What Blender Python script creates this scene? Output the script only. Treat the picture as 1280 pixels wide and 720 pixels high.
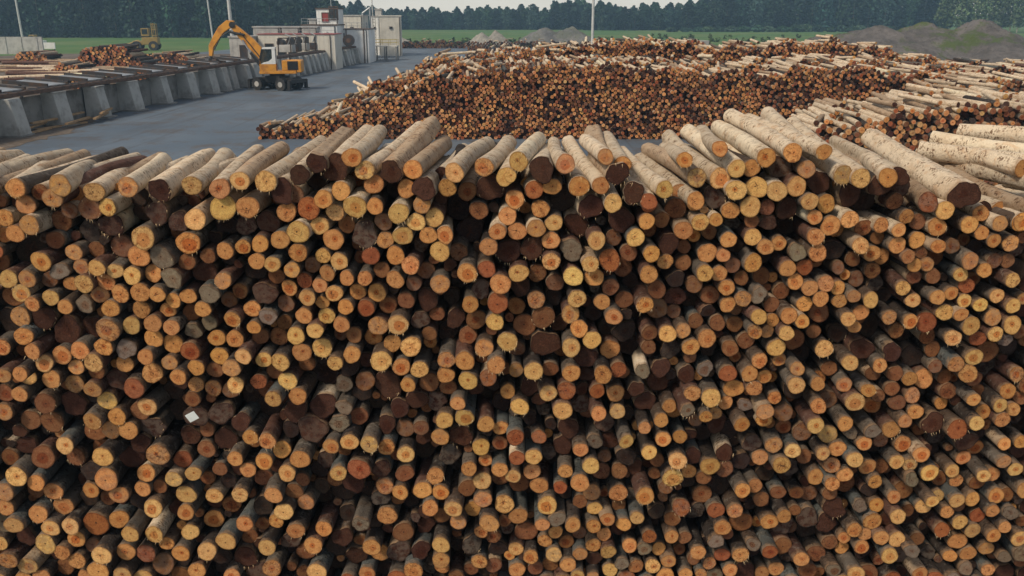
import bpy, bmesh, math, random
import numpy as np
from mathutils import Vector, Matrix
from mathutils.bvhtree import BVHTree

for o in list(bpy.data.objects):
    bpy.data.objects.remove(o)
random.seed(7)
RNG = np.random.default_rng(11)
SC = bpy.context.scene
COL = SC.collection

# ------------------------------------------------------------------ camera, sky, sun, exposure
F = 1100.0
PITCH = math.atan(342 / F)
CAMH = 7.3
cam_d = bpy.data.cameras.new('camera')
cam_d.sensor_width = 36.0
cam_d.lens = F / 1280 * 36.0
cam_d.clip_start = 0.1
cam_d.clip_end = 6000
cam = bpy.data.objects.new('camera', cam_d)
COL.objects.link(cam)
cam.location = (0, 0, CAMH)
cam.rotation_euler = (math.pi / 2 - PITCH, 0, 0)
SC.camera = cam

SUN_EL, SUN_AZ = 46.0, 226.0        # azimuth clockwise from +Y (north); sun behind the camera, a little to the left
world = bpy.data.worlds.new('World')
SC.world = world
world.use_nodes = True
nt = world.node_tree
sky = nt.nodes.new('ShaderNodeTexSky')
sky.sky_type = 'NISHITA'
sky.sun_disc = False
sky.sun_elevation = math.radians(SUN_EL)
sky.sun_rotation = math.radians(SUN_AZ)
sky.air_density = 1.0
sky.dust_density = 2.0
sky.ozone_density = 1.0
bg = nt.nodes['Background']
bg.inputs['Strength'].default_value = 0.095
# thin high cloud over the Nishita sky: cream and bright towards the horizon, broken higher up
tc = nt.nodes.new('ShaderNodeTexCoord')
sepw = nt.nodes.new('ShaderNodeSeparateXYZ'); nt.links.new(tc.outputs['Generated'], sepw.inputs[0])
nzw = nt.nodes.new('ShaderNodeTexNoise'); nzw.inputs['Scale'].default_value = 2.2; nzw.inputs['Detail'].default_value = 6
mpw = nt.nodes.new('ShaderNodeMapping'); mpw.inputs['Scale'].default_value = (1, 1, 3.5)
nt.links.new(tc.outputs['Generated'], mpw.inputs['Vector']); nt.links.new(mpw.outputs[0], nzw.inputs['Vector'])
hzw = nt.nodes.new('ShaderNodeMapRange'); hzw.inputs['From Min'].default_value = 0.0; hzw.inputs['From Max'].default_value = 0.30
hzw.inputs['To Min'].default_value = 0.62; hzw.inputs['To Max'].default_value = -0.25
nt.links.new(sepw.outputs[2], hzw.inputs['Value'])
adw = nt.nodes.new('ShaderNodeMath'); adw.operation = 'ADD'; adw.use_clamp = True
nt.links.new(hzw.outputs[0], adw.inputs[0]); nt.links.new(nzw.outputs['Fac'], adw.inputs[1])
mxw = nt.nodes.new('ShaderNodeMix'); mxw.data_type = 'RGBA'
nt.links.new(adw.outputs[0], mxw.inputs[0]); nt.links.new(sky.outputs['Color'], mxw.inputs[6])
mxw.inputs[7].default_value = (9.0, 8.5, 7.3, 1)
nt.links.new(mxw.outputs[2], bg.inputs['Color'])

sun_d = bpy.data.lights.new('sun', 'SUN')
sun_d.energy = 2.9
sun_d.angle = math.radians(10)
sun_d.color = (1.0, 0.87, 0.68)
sun = bpy.data.objects.new('sun', sun_d)
COL.objects.link(sun)
_az, _el = math.radians(SUN_AZ), math.radians(SUN_EL)
_sd = Vector((math.sin(_az) * math.cos(_el), math.cos(_az) * math.cos(_el), math.sin(_el)))
sun.rotation_euler = _sd.to_track_quat('Z', 'Y').to_euler()
sun.location = (-20, -30, 60)

SC.view_settings.view_transform = 'Standard'
SC.view_settings.look = 'None'
SC.view_settings.exposure = 0.07
SC.view_settings.gamma = 1.0
SC.view_settings.use_curve_mapping = False

HAZE = 0.00062

# ------------------------------------------------------------------ pixel -> world helpers
cp, sp = math.cos(PITCH), math.sin(PITCH)
C0 = np.array([0, 0, CAMH])

def ray(px, py):
    x = (px - 640) / F
    y = -(py - 360) / F
    return np.array([x, cp + y * sp, -sp + y * cp])

def P(px, py, Y):
    d = ray(px, py)
    return C0 + d * (Y / d[1])

def G(px, py, z=0.0):
    d = ray(px, py)
    return C0 + d * ((z - CAMH) / d[2])

def depth(p):
    return p[1] * cp - (p[2] - CAMH) * sp

def topx(p):
    dp = depth(p)
    u = (p[1]) * sp + (p[2] - CAMH) * cp
    return 640 + F * p[0] / dp, 360 - F * u / dp

# ------------------------------------------------------------------ materials
def new_mat(name, rough=0.8):
    m = bpy.data.materials.new(name)
    m.use_nodes = True
    b = m.node_tree.nodes['Principled BSDF']
    b.inputs['Roughness'].default_value = rough
    b.inputs['Specular IOR Level'].default_value = 0.25
    return m, m.node_tree, b

class NB:
    """small node-building helper"""
    def __init__(s, nt): s.nt = nt
    def n(s, t, **k):
        x = s.nt.nodes.new(t)
        for a, b in k.items(): setattr(x, a, b)
        return x
    def link(s, a, b): s.nt.links.new(a, b)
    def val(s, sock, v):
        if hasattr(v, 'links') or isinstance(v, bpy.types.NodeSocket): s.link(v, sock)
        else: sock.default_value = v
    def math(s, op, a, b=0.0, c=None, clamp=False):
        x = s.n('ShaderNodeMath', operation=op); x.use_clamp = clamp
        s.val(x.inputs[0], a); s.val(x.inputs[1], b)
        if c is not None: s.val(x.inputs[2], c)
        return x.outputs[0]
    def mix(s, f, a, b, mode='MIX'):
        x = s.n('ShaderNodeMix', data_type='RGBA', blend_type=mode)
        s.val(x.inputs[0], f)
        for i, v in ((6, a), (7, b)):
            if isinstance(v, tuple): x.inputs[i].default_value = (*v[:3], 1)
            else: s.val(x.inputs[i], v)
        return x.outputs[2]
    def noise(s, vec, scale, detail=3, rough=0.55, dist=0.0):
        x = s.n('ShaderNodeTexNoise')
        x.inputs['Scale'].default_value = scale
        x.inputs['Detail'].default_value = detail
        x.inputs['Roughness'].default_value = rough
        x.inputs['Distortion'].default_value = dist
        if vec is not None: s.link(vec, x.inputs['Vector'])
        return x.outputs['Fac']
    def step(s, v, lo, hi):
        x = s.n('ShaderNodeMapRange', interpolation_type='SMOOTHSTEP')
        s.val(x.inputs['Value'], v)
        x.inputs['From Min'].default_value = lo; x.inputs['From Max'].default_value = hi
        return x.outputs['Result']
    def attr(s, name):
        return s.n('ShaderNodeAttribute', attribute_name=name)
    def bump(s, h, strength, dist, bsdf):
        x = s.n('ShaderNodeBump')
        x.inputs['Strength'].default_value = strength
        x.inputs['Distance'].default_value = dist
        s.link(h, x.inputs['Height']); s.link(x.outputs['Normal'], bsdf.inputs['Normal'])

def mat_cut():
    m, nt, b = new_mat('cut_wood', 0.85)
    n = NB(nt)
    lp = n.attr('lp'); col = n.attr('col'); sd = n.attr('seed')
    sep = n.n('ShaderNodeSeparateXYZ'); n.link(lp.outputs['Vector'], sep.inputs[0])
    ss = n.n('ShaderNodeSeparateXYZ'); n.link(sd.outputs['Vector'], ss.inputs[0])
    off = n.n('ShaderNodeVectorMath', operation='SCALE'); n.link(sd.outputs['Vector'], off.inputs[0]); off.inputs['Scale'].default_value = 37.0
    add = n.n('ShaderNodeVectorMath', operation='ADD'); n.link(lp.outputs['Vector'], add.inputs[0]); n.link(off.outputs[0], add.inputs[1])
    v = add.outputs[0]
    r00 = n.math('SQRT', n.math('ADD', n.math('MULTIPLY', sep.outputs[0], sep.outputs[0]), n.math('MULTIPLY', sep.outputs[1], sep.outputs[1])))
    dx = n.math('ADD', sep.outputs[0], n.math('MULTIPLY', n.math('SUBTRACT', ss.outputs[2], 0.5), 0.30))
    dz = n.math('ADD', sep.outputs[1], n.math('MULTIPLY', n.math('SUBTRACT', ss.outputs[0], 0.5), 0.30))
    r0 = n.math('SQRT', n.math('ADD', n.math('MULTIPLY', dx, dx), n.math('MULTIPLY', dz, dz)))
    nz = n.noise(v, 1.6, 3)
    r = n.math('ADD', r0, n.math('MULTIPLY', n.math('SUBTRACT', nz, 0.5), 0.22))
    # heartwood radius varies per log (seed.x), strength in seed.y
    hr = n.math('ADD', 0.18, n.math('MULTIPLY', ss.outputs[0], 0.42))
    heart = n.math('SUBTRACT', 1.0, n.step(n.math('SUBTRACT', r, hr), -0.07, 0.07))
    heart = n.math('MULTIPLY', heart, ss.outputs[1])
    c = n.mix(heart, col.outputs['Color'], n.mix(1.0, col.outputs['Color'], (0.80, 0.50, 0.36), 'MULTIPLY'))
    # growth rings
    rings = n.math('SINE', n.math('ADD', n.math('MULTIPLY', r, 62.0), n.math('MULTIPLY', nz, 3.0)))
    c = n.mix(n.math('MULTIPLY', n.math('ADD', rings, 1.0), 0.09), c, n.mix(1.0, c, (0.62, 0.5, 0.42), 'MULTIPLY'))
    # blotches, saw roughness, dirt
    bl = n.step(n.noise(v, 2.3, 5, 0.65), 0.42, 0.66)
    c = n.mix(n.math('MULTIPLY', bl, 0.6), c, n.mix(1.0, c, (0.62, 0.47, 0.40), 'MULTIPLY'))
    fine = n.noise(v, 11.0, 4, 0.7)
    c = n.mix(n.math('MULTIPLY', n.step(fine, 0.48, 0.66), 0.6), c, n.mix(1.0, c, (0.45, 0.36, 0.32), 'MULTIPLY'))
    # torn fibre shows lighter, some ends are greyed by weather, some smeared with mud
    fib = n.step(n.noise(v, 6.5, 6, 0.8, 1.2), 0.52, 0.64)
    c = n.mix(n.math('MULTIPLY', fib, 0.40), c, n.mix(1.0, c, (1.9, 1.75, 1.6), 'MULTIPLY'))
    fib2 = n.step(n.noise(v, 4.0, 6, 0.85, 1.5), 0.50, 0.66)
    c = n.mix(n.math('MULTIPLY', fib2, 0.9), c, n.mix(1.0, c, (0.060, 0.024, 0.012), 'ADD'))
    wth = n.math('MULTIPLY', n.step(n.math('FRACT', n.math('MULTIPLY', ss.outputs[2], 7.3)), 0.70, 0.95), n.step(n.noise(v, 1.9, 4, 0.6), 0.36, 0.60))
    c = n.mix(n.math('MULTIPLY', wth, 0.65), c, n.mix(0.55, c, (0.20, 0.165, 0.13)))
    mud = n.math('MULTIPLY', n.step(n.math('FRACT', n.math('MULTIPLY', ss.outputs[0], 9.1)), 0.62, 0.9), n.step(n.noise(v, 2.7, 5, 0.7, 0.6), 0.52, 0.60))
    c = n.mix(n.math('MULTIPLY', mud, 0.7), c, n.mix(1.0, c, (0.34, 0.24, 0.2), 'MULTIPLY'))
    # pith, small dark core
    pith = n.math('SUBTRACT', 1.0, n.step(n.math('ADD', r0, n.math('MULTIPLY', n.math('SUBTRACT', fine, 0.5), 0.06)), 0.055, 0.10))
    c = n.mix(n.math('MULTIPLY', pith, 0.9), c, (0.055, 0.02, 0.010))
    # radial checks on some logs
    wv = n.n('ShaderNodeTexVoronoi', feature='DISTANCE_TO_EDGE'); wv.inputs['Scale'].default_value = 1.25; n.link(v, wv.inputs['Vector'])
    ck = n.math('SUBTRACT', 1.0, n.step(wv.outputs['Distance'], 0.008, 0.035))
    inner = n.math('SUBTRACT', 1.0, n.step(r0, 0.32, 0.62))
    ck = n.math('MULTIPLY', n.math('MULTIPLY', ck, inner), n.step(ss.outputs[2], 0.80, 0.86))
    c = n.mix(n.math('MULTIPLY', ck, 0.85), c, (0.06, 0.022, 0.012))
    # brown cambium edge
    edge = n.step(n.math('ADD', r00, n.math('MULTIPLY', n.math('SUBTRACT', fine, 0.5), 0.16)), 0.83, 0.95)
    c = n.mix(n.math('MULTIPLY', edge, 0.7), c, n.mix(1.0, c, (0.48, 0.44, 0.42), 'MULTIPLY'))
    n.link(c, b.inputs['Base Color'])
    n.bump(n.math('ADD', n.math('MULTIPLY', fine, 0.6), n.math('MULTIPLY', rings, 0.08)), 0.7, 0.012, b)
    return m

def mat_bark():
    m, nt, b = new_mat('bark', 0.9)
    n = NB(nt)
    lp = n.attr('lp'); col = n.attr('bcol'); sd = n.attr('seed')
    off = n.n('ShaderNodeVectorMath', operation='SCALE'); n.link(sd.outputs['Vector'], off.inputs[0]); off.inputs['Scale'].default_value = 37.0
    add = n.n('ShaderNodeVectorMath', operation='ADD'); n.link(lp.outputs['Vector'], add.inputs[0]); n.link(off.outputs[0], add.inputs[1])
    v = add.outputs[0]
    c = col.outputs['Color']
    big = n.noise(v, 3.5, 4, 0.6)
    c = n.mix(n.math('MULTIPLY', n.step(big, 0.45, 0.7), 0.45), c, n.mix(1.0, c, (0.66, 0.52, 0.40), 'MULTIPLY'))
    # small dark scars running round the stem
    mp = n.n('ShaderNodeMapping'); mp.inputs['Scale'].default_value = (1, 1, 2.3); n.link(v, mp.inputs['Vector'])
    fl = n.noise(mp.outputs[0], 21.0, 3, 0.6, 0.4)
    gate = n.step(n.noise(v, 5.0, 2), 0.40, 0.62)
    c = n.mix(n.math('MULTIPLY', n.math('MULTIPLY', n.step(fl, 0.51, 0.60), gate), 0.95), c, n.mix(1.0, c, (0.24, 0.17, 0.13), 'MULTIPLY'))
    knot = n.n('ShaderNodeTexVoronoi'); knot.inputs['Scale'].default_value = 7.5; n.link(v, knot.inputs['Vector'])
    kn = n.math('SUBTRACT', 1.0, n.step(knot.outputs['Distance'], 0.08, 0.17))
    c = n.mix(n.math('MULTIPLY', kn, 0.85), c, n.mix(1.0, c, (0.25, 0.15, 0.10), 'MULTIPLY'))
    peel = n.step(n.noise(v, 4.2, 6, 0.72, 0.8), 0.55, 0.60)
    c = n.mix(n.math('MULTIPLY', peel, 0.42), c, n.mix(1.0, c, (0.80, 0.56, 0.38), 'MULTIPLY'))
    sepb = n.n('ShaderNodeSeparateXYZ'); n.link(lp.outputs['Vector'], sepb.inputs[0])
    patch = n.step(n.noise(v, 9.0, 5, 0.75), 0.53, 0.66)
    c = n.mix(n.math('MULTIPLY', patch, 0.55), c, n.mix(0.5, c, (0.34, 0.31, 0.27)))
    endz = n.math('SUBTRACT', 1.0, n.step(n.math('ADD', sepb.outputs[2], n.math('MULTIPLY', n.noise(v, 14.0, 3, 0.7), 0.22)), 0.10, 0.20))
    c = n.mix(n.math('MULTIPLY', endz, 0.7), c, (0.30, 0.185, 0.105))
    gr = n.noise(v, 60.0, 3, 0.7)
    c = n.mix(n.math('MULTIPLY', n.step(gr, 0.4, 0.7), 0.3), c, n.mix(1.0, c, (0.55, 0.5, 0.45), 'MULTIPLY'))
    n.link(c, b.inputs['Base Color'])
    n.bump(n.math('ADD', n.math('MULTIPLY', gr, 0.4), fl), 1.0, 0.022, b)
    return m

M_CUT, M_BARK = mat_cut(), mat_bark()

def flat(name, rgb, rough=0.7, metal=0.0, var=0.25, scale=3.0, dirt=None, spec=0.3, bump=0.0):
    """painted / cast / woven surface: base colour with real wear over it"""
    m, nt, b = new_mat(name, rough)
    n = NB(nt)
    tc = n.n('ShaderNodeTexCoord')
    v = tc.outputs['Object']
    f = n.noise(v, scale, 6, 0.65)
    d = dirt or tuple(x * 0.45 for x in rgb)
    c = n.mix(n.math('MULTIPLY', n.step(f, 0.42, 0.68), var * 2), tuple(rgb), tuple(d))
    n.link(c, b.inputs['Base Color'])
    b.inputs['Metallic'].default_value = metal
    b.inputs['Specular IOR Level'].default_value = spec
    if bump: n.bump(n.noise(v, scale * 6, 5, 0.7), 0.6, bump, b)
    return m

def mat_attr(name, rough=0.9, mult=1.0, transl=False):
    m, nt, b = new_mat(name, rough)
    n = NB(nt)
    a = n.attr('col')
    n.link(a.outputs['Color'], b.inputs['Base Color'])
    return m

# ------------------------------------------------------------------ mesh helpers
def mesh_np(name, verts, faces_list, mats, attrs=None, smooth=None):
    """faces_list: list of (int array (n,k), material index, smooth flag)"""
    me = bpy.data.meshes.new(name)
    verts = np.asarray(verts, dtype=np.float32)
    me.vertices.add(len(verts))
    me.vertices.foreach_set('co', verts.ravel())
    li, ls, mi, sm = [], [], [], []
    start = 0
    for fa, m, s in faces_list:
        fa = np.asarray(fa, dtype=np.int32)
        if len(fa) == 0: continue
        k = fa.shape[1]
        li.append(fa.ravel())
        ls.append(start + np.arange(len(fa), dtype=np.int32) * k)
        mi.append(np.full(len(fa), m, dtype=np.int32)); sm.append(np.full(len(fa), bool(s)))
        start += fa.size
    li = np.concatenate(li); ls = np.concatenate(ls)
    me.loops.add(len(li)); me.loops.foreach_set('vertex_index', li)
    me.polygons.add(len(ls)); me.polygons.foreach_set('loop_start', ls)
    me.polygons.foreach_set('material_index', np.concatenate(mi))
    me.polygons.foreach_set('use_smooth', np.concatenate(sm))
    for m in mats: me.materials.append(m)
    me.update(calc_edges=True)
    if attrs:
        for an, (typ, data) in attrs.items():
            a = me.attributes.new(an, typ, 'POINT')
            a.data.foreach_set('vector' if typ == 'FLOAT_VECTOR' else 'color', np.asarray(data, dtype=np.float32).ravel())
    return me

def link(name, me, parent=None):
    o = bpy.data.objects.new(name, me)
    COL.objects.link(o)
    if parent: o.parent = parent
    return o

def tag(o, label=None, cat=None, group=None, kind=None):
    if label: o['label'] = label
    if cat: o['category'] = cat
    if group: o['group'] = group
    if kind: o['kind'] = kind
    return o

def empty(name, loc=(0, 0, 0), rz=0.0):
    o = bpy.data.objects.new(name, None)
    COL.objects.link(o)
    o.location = loc; o.rotation_euler = (0, 0, rz)
    o.empty_display_size = 0.3
    return o

def copy_tree(o, parent=None):
    c = o.copy(); COL.objects.link(c)
    if parent is not None: c.parent = parent
    for ch in list(o.children): copy_tree(ch, c)
    return c

class MB:
    """collects plain solids, builds ONE mesh object"""
    def __init__(s): s.v = []; s.f = []
    def add(s, vs, fs):
        k = len(s.v); s.v += [tuple(p) for p in vs]; s.f += [tuple(i + k for i in q) for q in fs]
        return s
    def box(s, c, d, rz=0.0, rx=0.0, ry=0.0, bev=0.0):
        M = Matrix.Rotation(rz, 3, 'Z') @ Matrix.Rotation(ry, 3, 'Y') @ Matrix.Rotation(rx, 3, 'X')
        h = Vector(d) / 2
        bm = bmesh.new()
        bmesh.ops.create_cube(bm, size=1.0)
        for v in bm.verts: v.co = Vector((v.co.x * d[0], v.co.y * d[1], v.co.z * d[2]))
        if bev:
            bmesh.ops.bevel(bm, geom=list(bm.edges), offset=bev, segments=2, affect='EDGES', profile=0.6)
        bm.verts.ensure_lookup_table(); bm.verts.index_update()
        s.add([M @ v.co + Vector(c) for v in bm.verts], [[v.index for v in f.verts] for f in bm.faces])
        bm.free(); return s
    def tube(s, a, b, r, r2=None, seg=12, cap=True):
        a, b = Vector(a), Vector(b); r2 = r if r2 is None else r2
        q = (b - a).to_track_quat('Z', 'Y').to_matrix()
        vs = []
        for p, rr in ((a, r), (b, r2)):
            for i in range(seg):
                t = 2 * math.pi * i / seg
                vs.append(p + q @ Vector((math.cos(t) * rr, math.sin(t) * rr, 0)))
        fs = [(i, (i + 1) % seg, seg + (i + 1) % seg, seg + i) for i in range(seg)]
        if cap: fs += [tuple(range(seg))[::-1], tuple(range(seg, 2 * seg))]
        return s.add(vs, fs)
    def prism(s, poly, y0, y1, T=None):
        """poly of (x, z) extruded from y0 to y1"""
        n = len(poly)
        vs = [Vector((x, y0, z)) for x, z in poly] + [Vector((x, y1, z)) for x, z in poly]
        if T: vs = [T @ v for v in vs]
        fs = [tuple(range(n)), tuple(range(n, 2 * n))[::-1]] + [(i, i + n, (i + 1) % n + n, (i + 1) % n) for i in range(n)]
        return s.add(vs, fs)
    def build(s, name, mat, parent=None, smooth=False, bev=0.0):
        me = bpy.data.meshes.new(name)
        me.from_pydata([tuple(v) for v in s.v], [], s.f)
        bm = bmesh.new(); bm.from_mesh(me)
        bmesh.ops.recalc_face_normals(bm, faces=bm.faces)
        if bev: bmesh.ops.bevel(bm, geom=[e for e in bm.edges if len(e.link_faces) == 2 and e.calc_face_angle(0) > 0.5], offset=bev, segments=1, affect='EDGES')
        bm.to_mesh(me); bm.free()
        me.materials.append(mat)
        if smooth:
            for p in me.polygons: p.use_smooth = True
            me.set_sharp_from_angle(angle=math.radians(40))
        return link(name, me, parent)

# ------------------------------------------------------------------ logs
PAL = {  # colours of the cut ends; dull brown and blackish hold dirt and painted recess shade
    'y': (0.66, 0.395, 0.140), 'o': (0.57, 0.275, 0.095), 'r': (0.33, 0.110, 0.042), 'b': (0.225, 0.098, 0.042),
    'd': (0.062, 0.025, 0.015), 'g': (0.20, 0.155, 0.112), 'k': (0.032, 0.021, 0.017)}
BARKS = {'pale': (0.66, 0.545, 0.405), 'tan': (0.42, 0.31, 0.21), 'grey': (0.115, 0.096, 0.080), 'blue': (0.088, 0.096, 0.096), 'red': (0.105, 0.052, 0.038), 'brown': (0.085, 0.058, 0.042), 'dark': (0.038, 0.029, 0.025)}

def log_arrays(F0, F1, R0, R1, seg, rings, col, bcol, kinds, rng, caps=2):
    """numpy geometry of N logs: front ends F0, back ends F1.  Returns verts, bark quads, cut tris+quads, attributes"""
    N = len(F0)
    A = F1 - F0
    L = np.linalg.norm(A, axis=1, keepdims=True); A = A / L
    U = np.cross(A, np.array([0, 0, 1.0])); U /= np.linalg.norm(U, axis=1, keepdims=True)
    W = np.cross(U, A)
    th = np.linspace(0, 2 * np.pi, seg, endpoint=False)
    ph = rng.uniform(0, 6.28, (N, 4))
    rough = np.array([0.09 if k in 'dkg' else 0.036 for k in kinds])[:, None]
    prof = 1 + rough * np.sin(2 * th + ph[:, :1]) + rough * 0.7 * np.sin(3 * th + ph[:, 1:2]) + rough * 0.5 * np.sin(5 * th + ph[:, 2:3]) + rng.normal(0, 1, (N, seg)) * rough * 0.35
    s = np.linspace(0, 1, rings)
    if rings > 3: s[1] = 0.03
    bow = rng.normal(0, 0.030, (N, 2))
    verts = []; lp = []; 
    R = R0[:, None] * (1 - s) + R1[:, None] * s                    # N,rings
    wob = 1 + (rng.normal(0, 0.02, (N, rings)) if rings > 2 else 0)
    R = R * wob
    cen = F0[:, None, :] + A[:, None, :] * (L * s)[:, :, None]
    bw = np.sin(np.pi * s)[None, :, None]
    cen = cen + bw * (bow[:, :1, None] * U[:, None, :] + bow[:, 1:, None] * W[:, None, :])
    prof = prof * (1 + rng.normal(0, 0.03, (N, 1)) * np.cos(2 * (th[None] - ph[:, 3:4])))
    cs, sn = np.cos(th), np.sin(th)
    tilt = rng.normal(0, 0.075, (N, 1)) * np.cos(th[None] - ph[:, 2:3]) * R[:, :1]          # saw cuts are not quite square
    dirs = U[:, None, :] * cs[None, :, None] + W[:, None, :] * sn[None, :, None]      # N,seg,3
    body = cen[:, :, None, :] + dirs[:, None, :, :] * (R[:, :, None] * prof[:, None, :])[..., None]
    body[:, 0] += A[:, None, :] * tilt[..., None]
    if rings > 3: body[:, 1] += A[:, None, :] * tilt[..., None]
    lpb = np.empty((N, rings, seg, 3))
    lpb[..., 0] = (cs[None, None, :] * R0[:, None, None]); lpb[..., 1] = sn[None, None, :] * R0[:, None, None]
    lpb[..., 2] = (L * s)[:, :, None]
    nb = rings * seg
    # front cap: rings at fractions, slightly domed & rough
    fr = [0.93, 0.62, 0.3] if seg > 12 else []
    capv, capl = [], []
    for end in range(caps):
        if end == 0: c0, RR, sg = cen[:, 0], R[:, 0], -1
        else: c0, RR, sg = cen[:, -1], R[:, -1], 1
        frs = fr if end == 0 else (fr[:1] if seg > 12 else [])
        for k, q in enumerate([1.0] + frs):
            jit = rng.normal(0, 0.0006, (N, seg)) if (seg > 12 and k) else np.zeros((N, seg))
            o = sg * (0.001 if k == 0 else 0.004)
            capv.append(c0[:, None, :] + dirs * (RR[:, None] * prof * q)[..., None] + A[:, None, :] * (jit + o + (tilt * q if end == 0 else 0))[..., None])
            l = np.empty((N, seg, 3)); l[..., 0] = cs * q; l[..., 1] = sn * q; l[..., 2] = end * 3.0; capl.append(l)
        capv.append((c0 + A * sg * 0.004)[:, None, :]); l = np.zeros((N, 1, 3)); l[..., 2] = end * 3.0; capl.append(l)
    V = np.concatenate([body.reshape(N, nb, 3)] + capv, axis=1)
    LP = np.concatenate([lpb.reshape(N, nb, 3)] + capl, axis=1)
    nv = V.shape[1]
    base = (np.arange(N) * nv)[:, None, None]
    i = np.arange(seg); j = (i + 1) % seg
    q = []
    for k in range(rings - 1):
        q.append(np.stack([k * seg + i, k * seg + j, (k + 1) * seg + j, (k + 1) * seg + i], 1))
    bark = (np.concatenate(q)[None] + base).reshape(-1, 4)
    cq, ct = [], []
    p = nb
    for end in range(caps):
        nr = 1 + (len(fr) if end == 0 else len(fr[:1]))
        for k in range(nr - 1):
            a = p + k * seg; bb = p + (k + 1) * seg
            qd = np.stack([a + i, bb + i, bb + j, a + j], 1)
            cq.append(qd if end == 0 else qd[:, ::-1])
        a = p + (nr - 1) * seg; c = p + nr * seg
        t = np.stack([a + i, np.full(seg, c), a + j], 1)
        ct.append(t if end == 0 else t[:, ::-1])
        p += nr * seg + 1
    cq = (np.concatenate(cq)[None] + base).reshape(-1, 4) if cq else np.zeros((0, 4), int)
    ct = (np.concatenate(ct)[None] + base).reshape(-1, 3)
    seed = rng.random((N, 3)); seed[:, 1] = np.clip(rng.normal(0.55, 0.4, N), 0, 1)
    S = np.repeat(seed[:, None, :], nv, 1)
    one = np.ones((N, nv, 1))
    CC = np.concatenate([np.repeat(col[:, None, :], nv, 1), one], 2)
    BC = np.concatenate([np.repeat(bcol[:, None, :], nv, 1), one], 2)
    return V.reshape(-1, 3), bark, cq, ct, {'lp': LP.reshape(-1, 3), 'seed': S.reshape(-1, 3), 'col': CC.reshape(-1, 4), 'bcol': BC.reshape(-1, 4)}, nv

def attrs_of(A):
    return {'lp': ('FLOAT_VECTOR', A['lp']), 'seed': ('FLOAT_VECTOR', A['seed']), 'col': ('FLOAT_COLOR', A['col']), 'bcol': ('FLOAT_COLOR', A['bcol'])}

def col_of(k, rng):
    c = np.array(PAL[k]); v = rng.normal(1, 0.11)
    c = c * v * np.array([1, rng.normal(1, 0.035), rng.normal(1, 0.07)])
    return np.clip(c, 0.01, 0.8)

def bark_of(rng, mode='mix'):
    if mode == 'pale':
        k = rng.choice(['pale', 'pale', 'pale', 'pale', 'tan'])
    elif mode == 'mix':
        k = rng.choice(['pale', 'tan', 'grey', 'blue', 'red', 'dark'], p=[0.04, 0.08, 0.30, 0.18, 0.18, 0.22])
    else: k = mode
    c = np.array(BARKS[k]) * rng.normal(1, 0.12)
    return np.clip(c, 0.02, 0.75)

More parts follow.
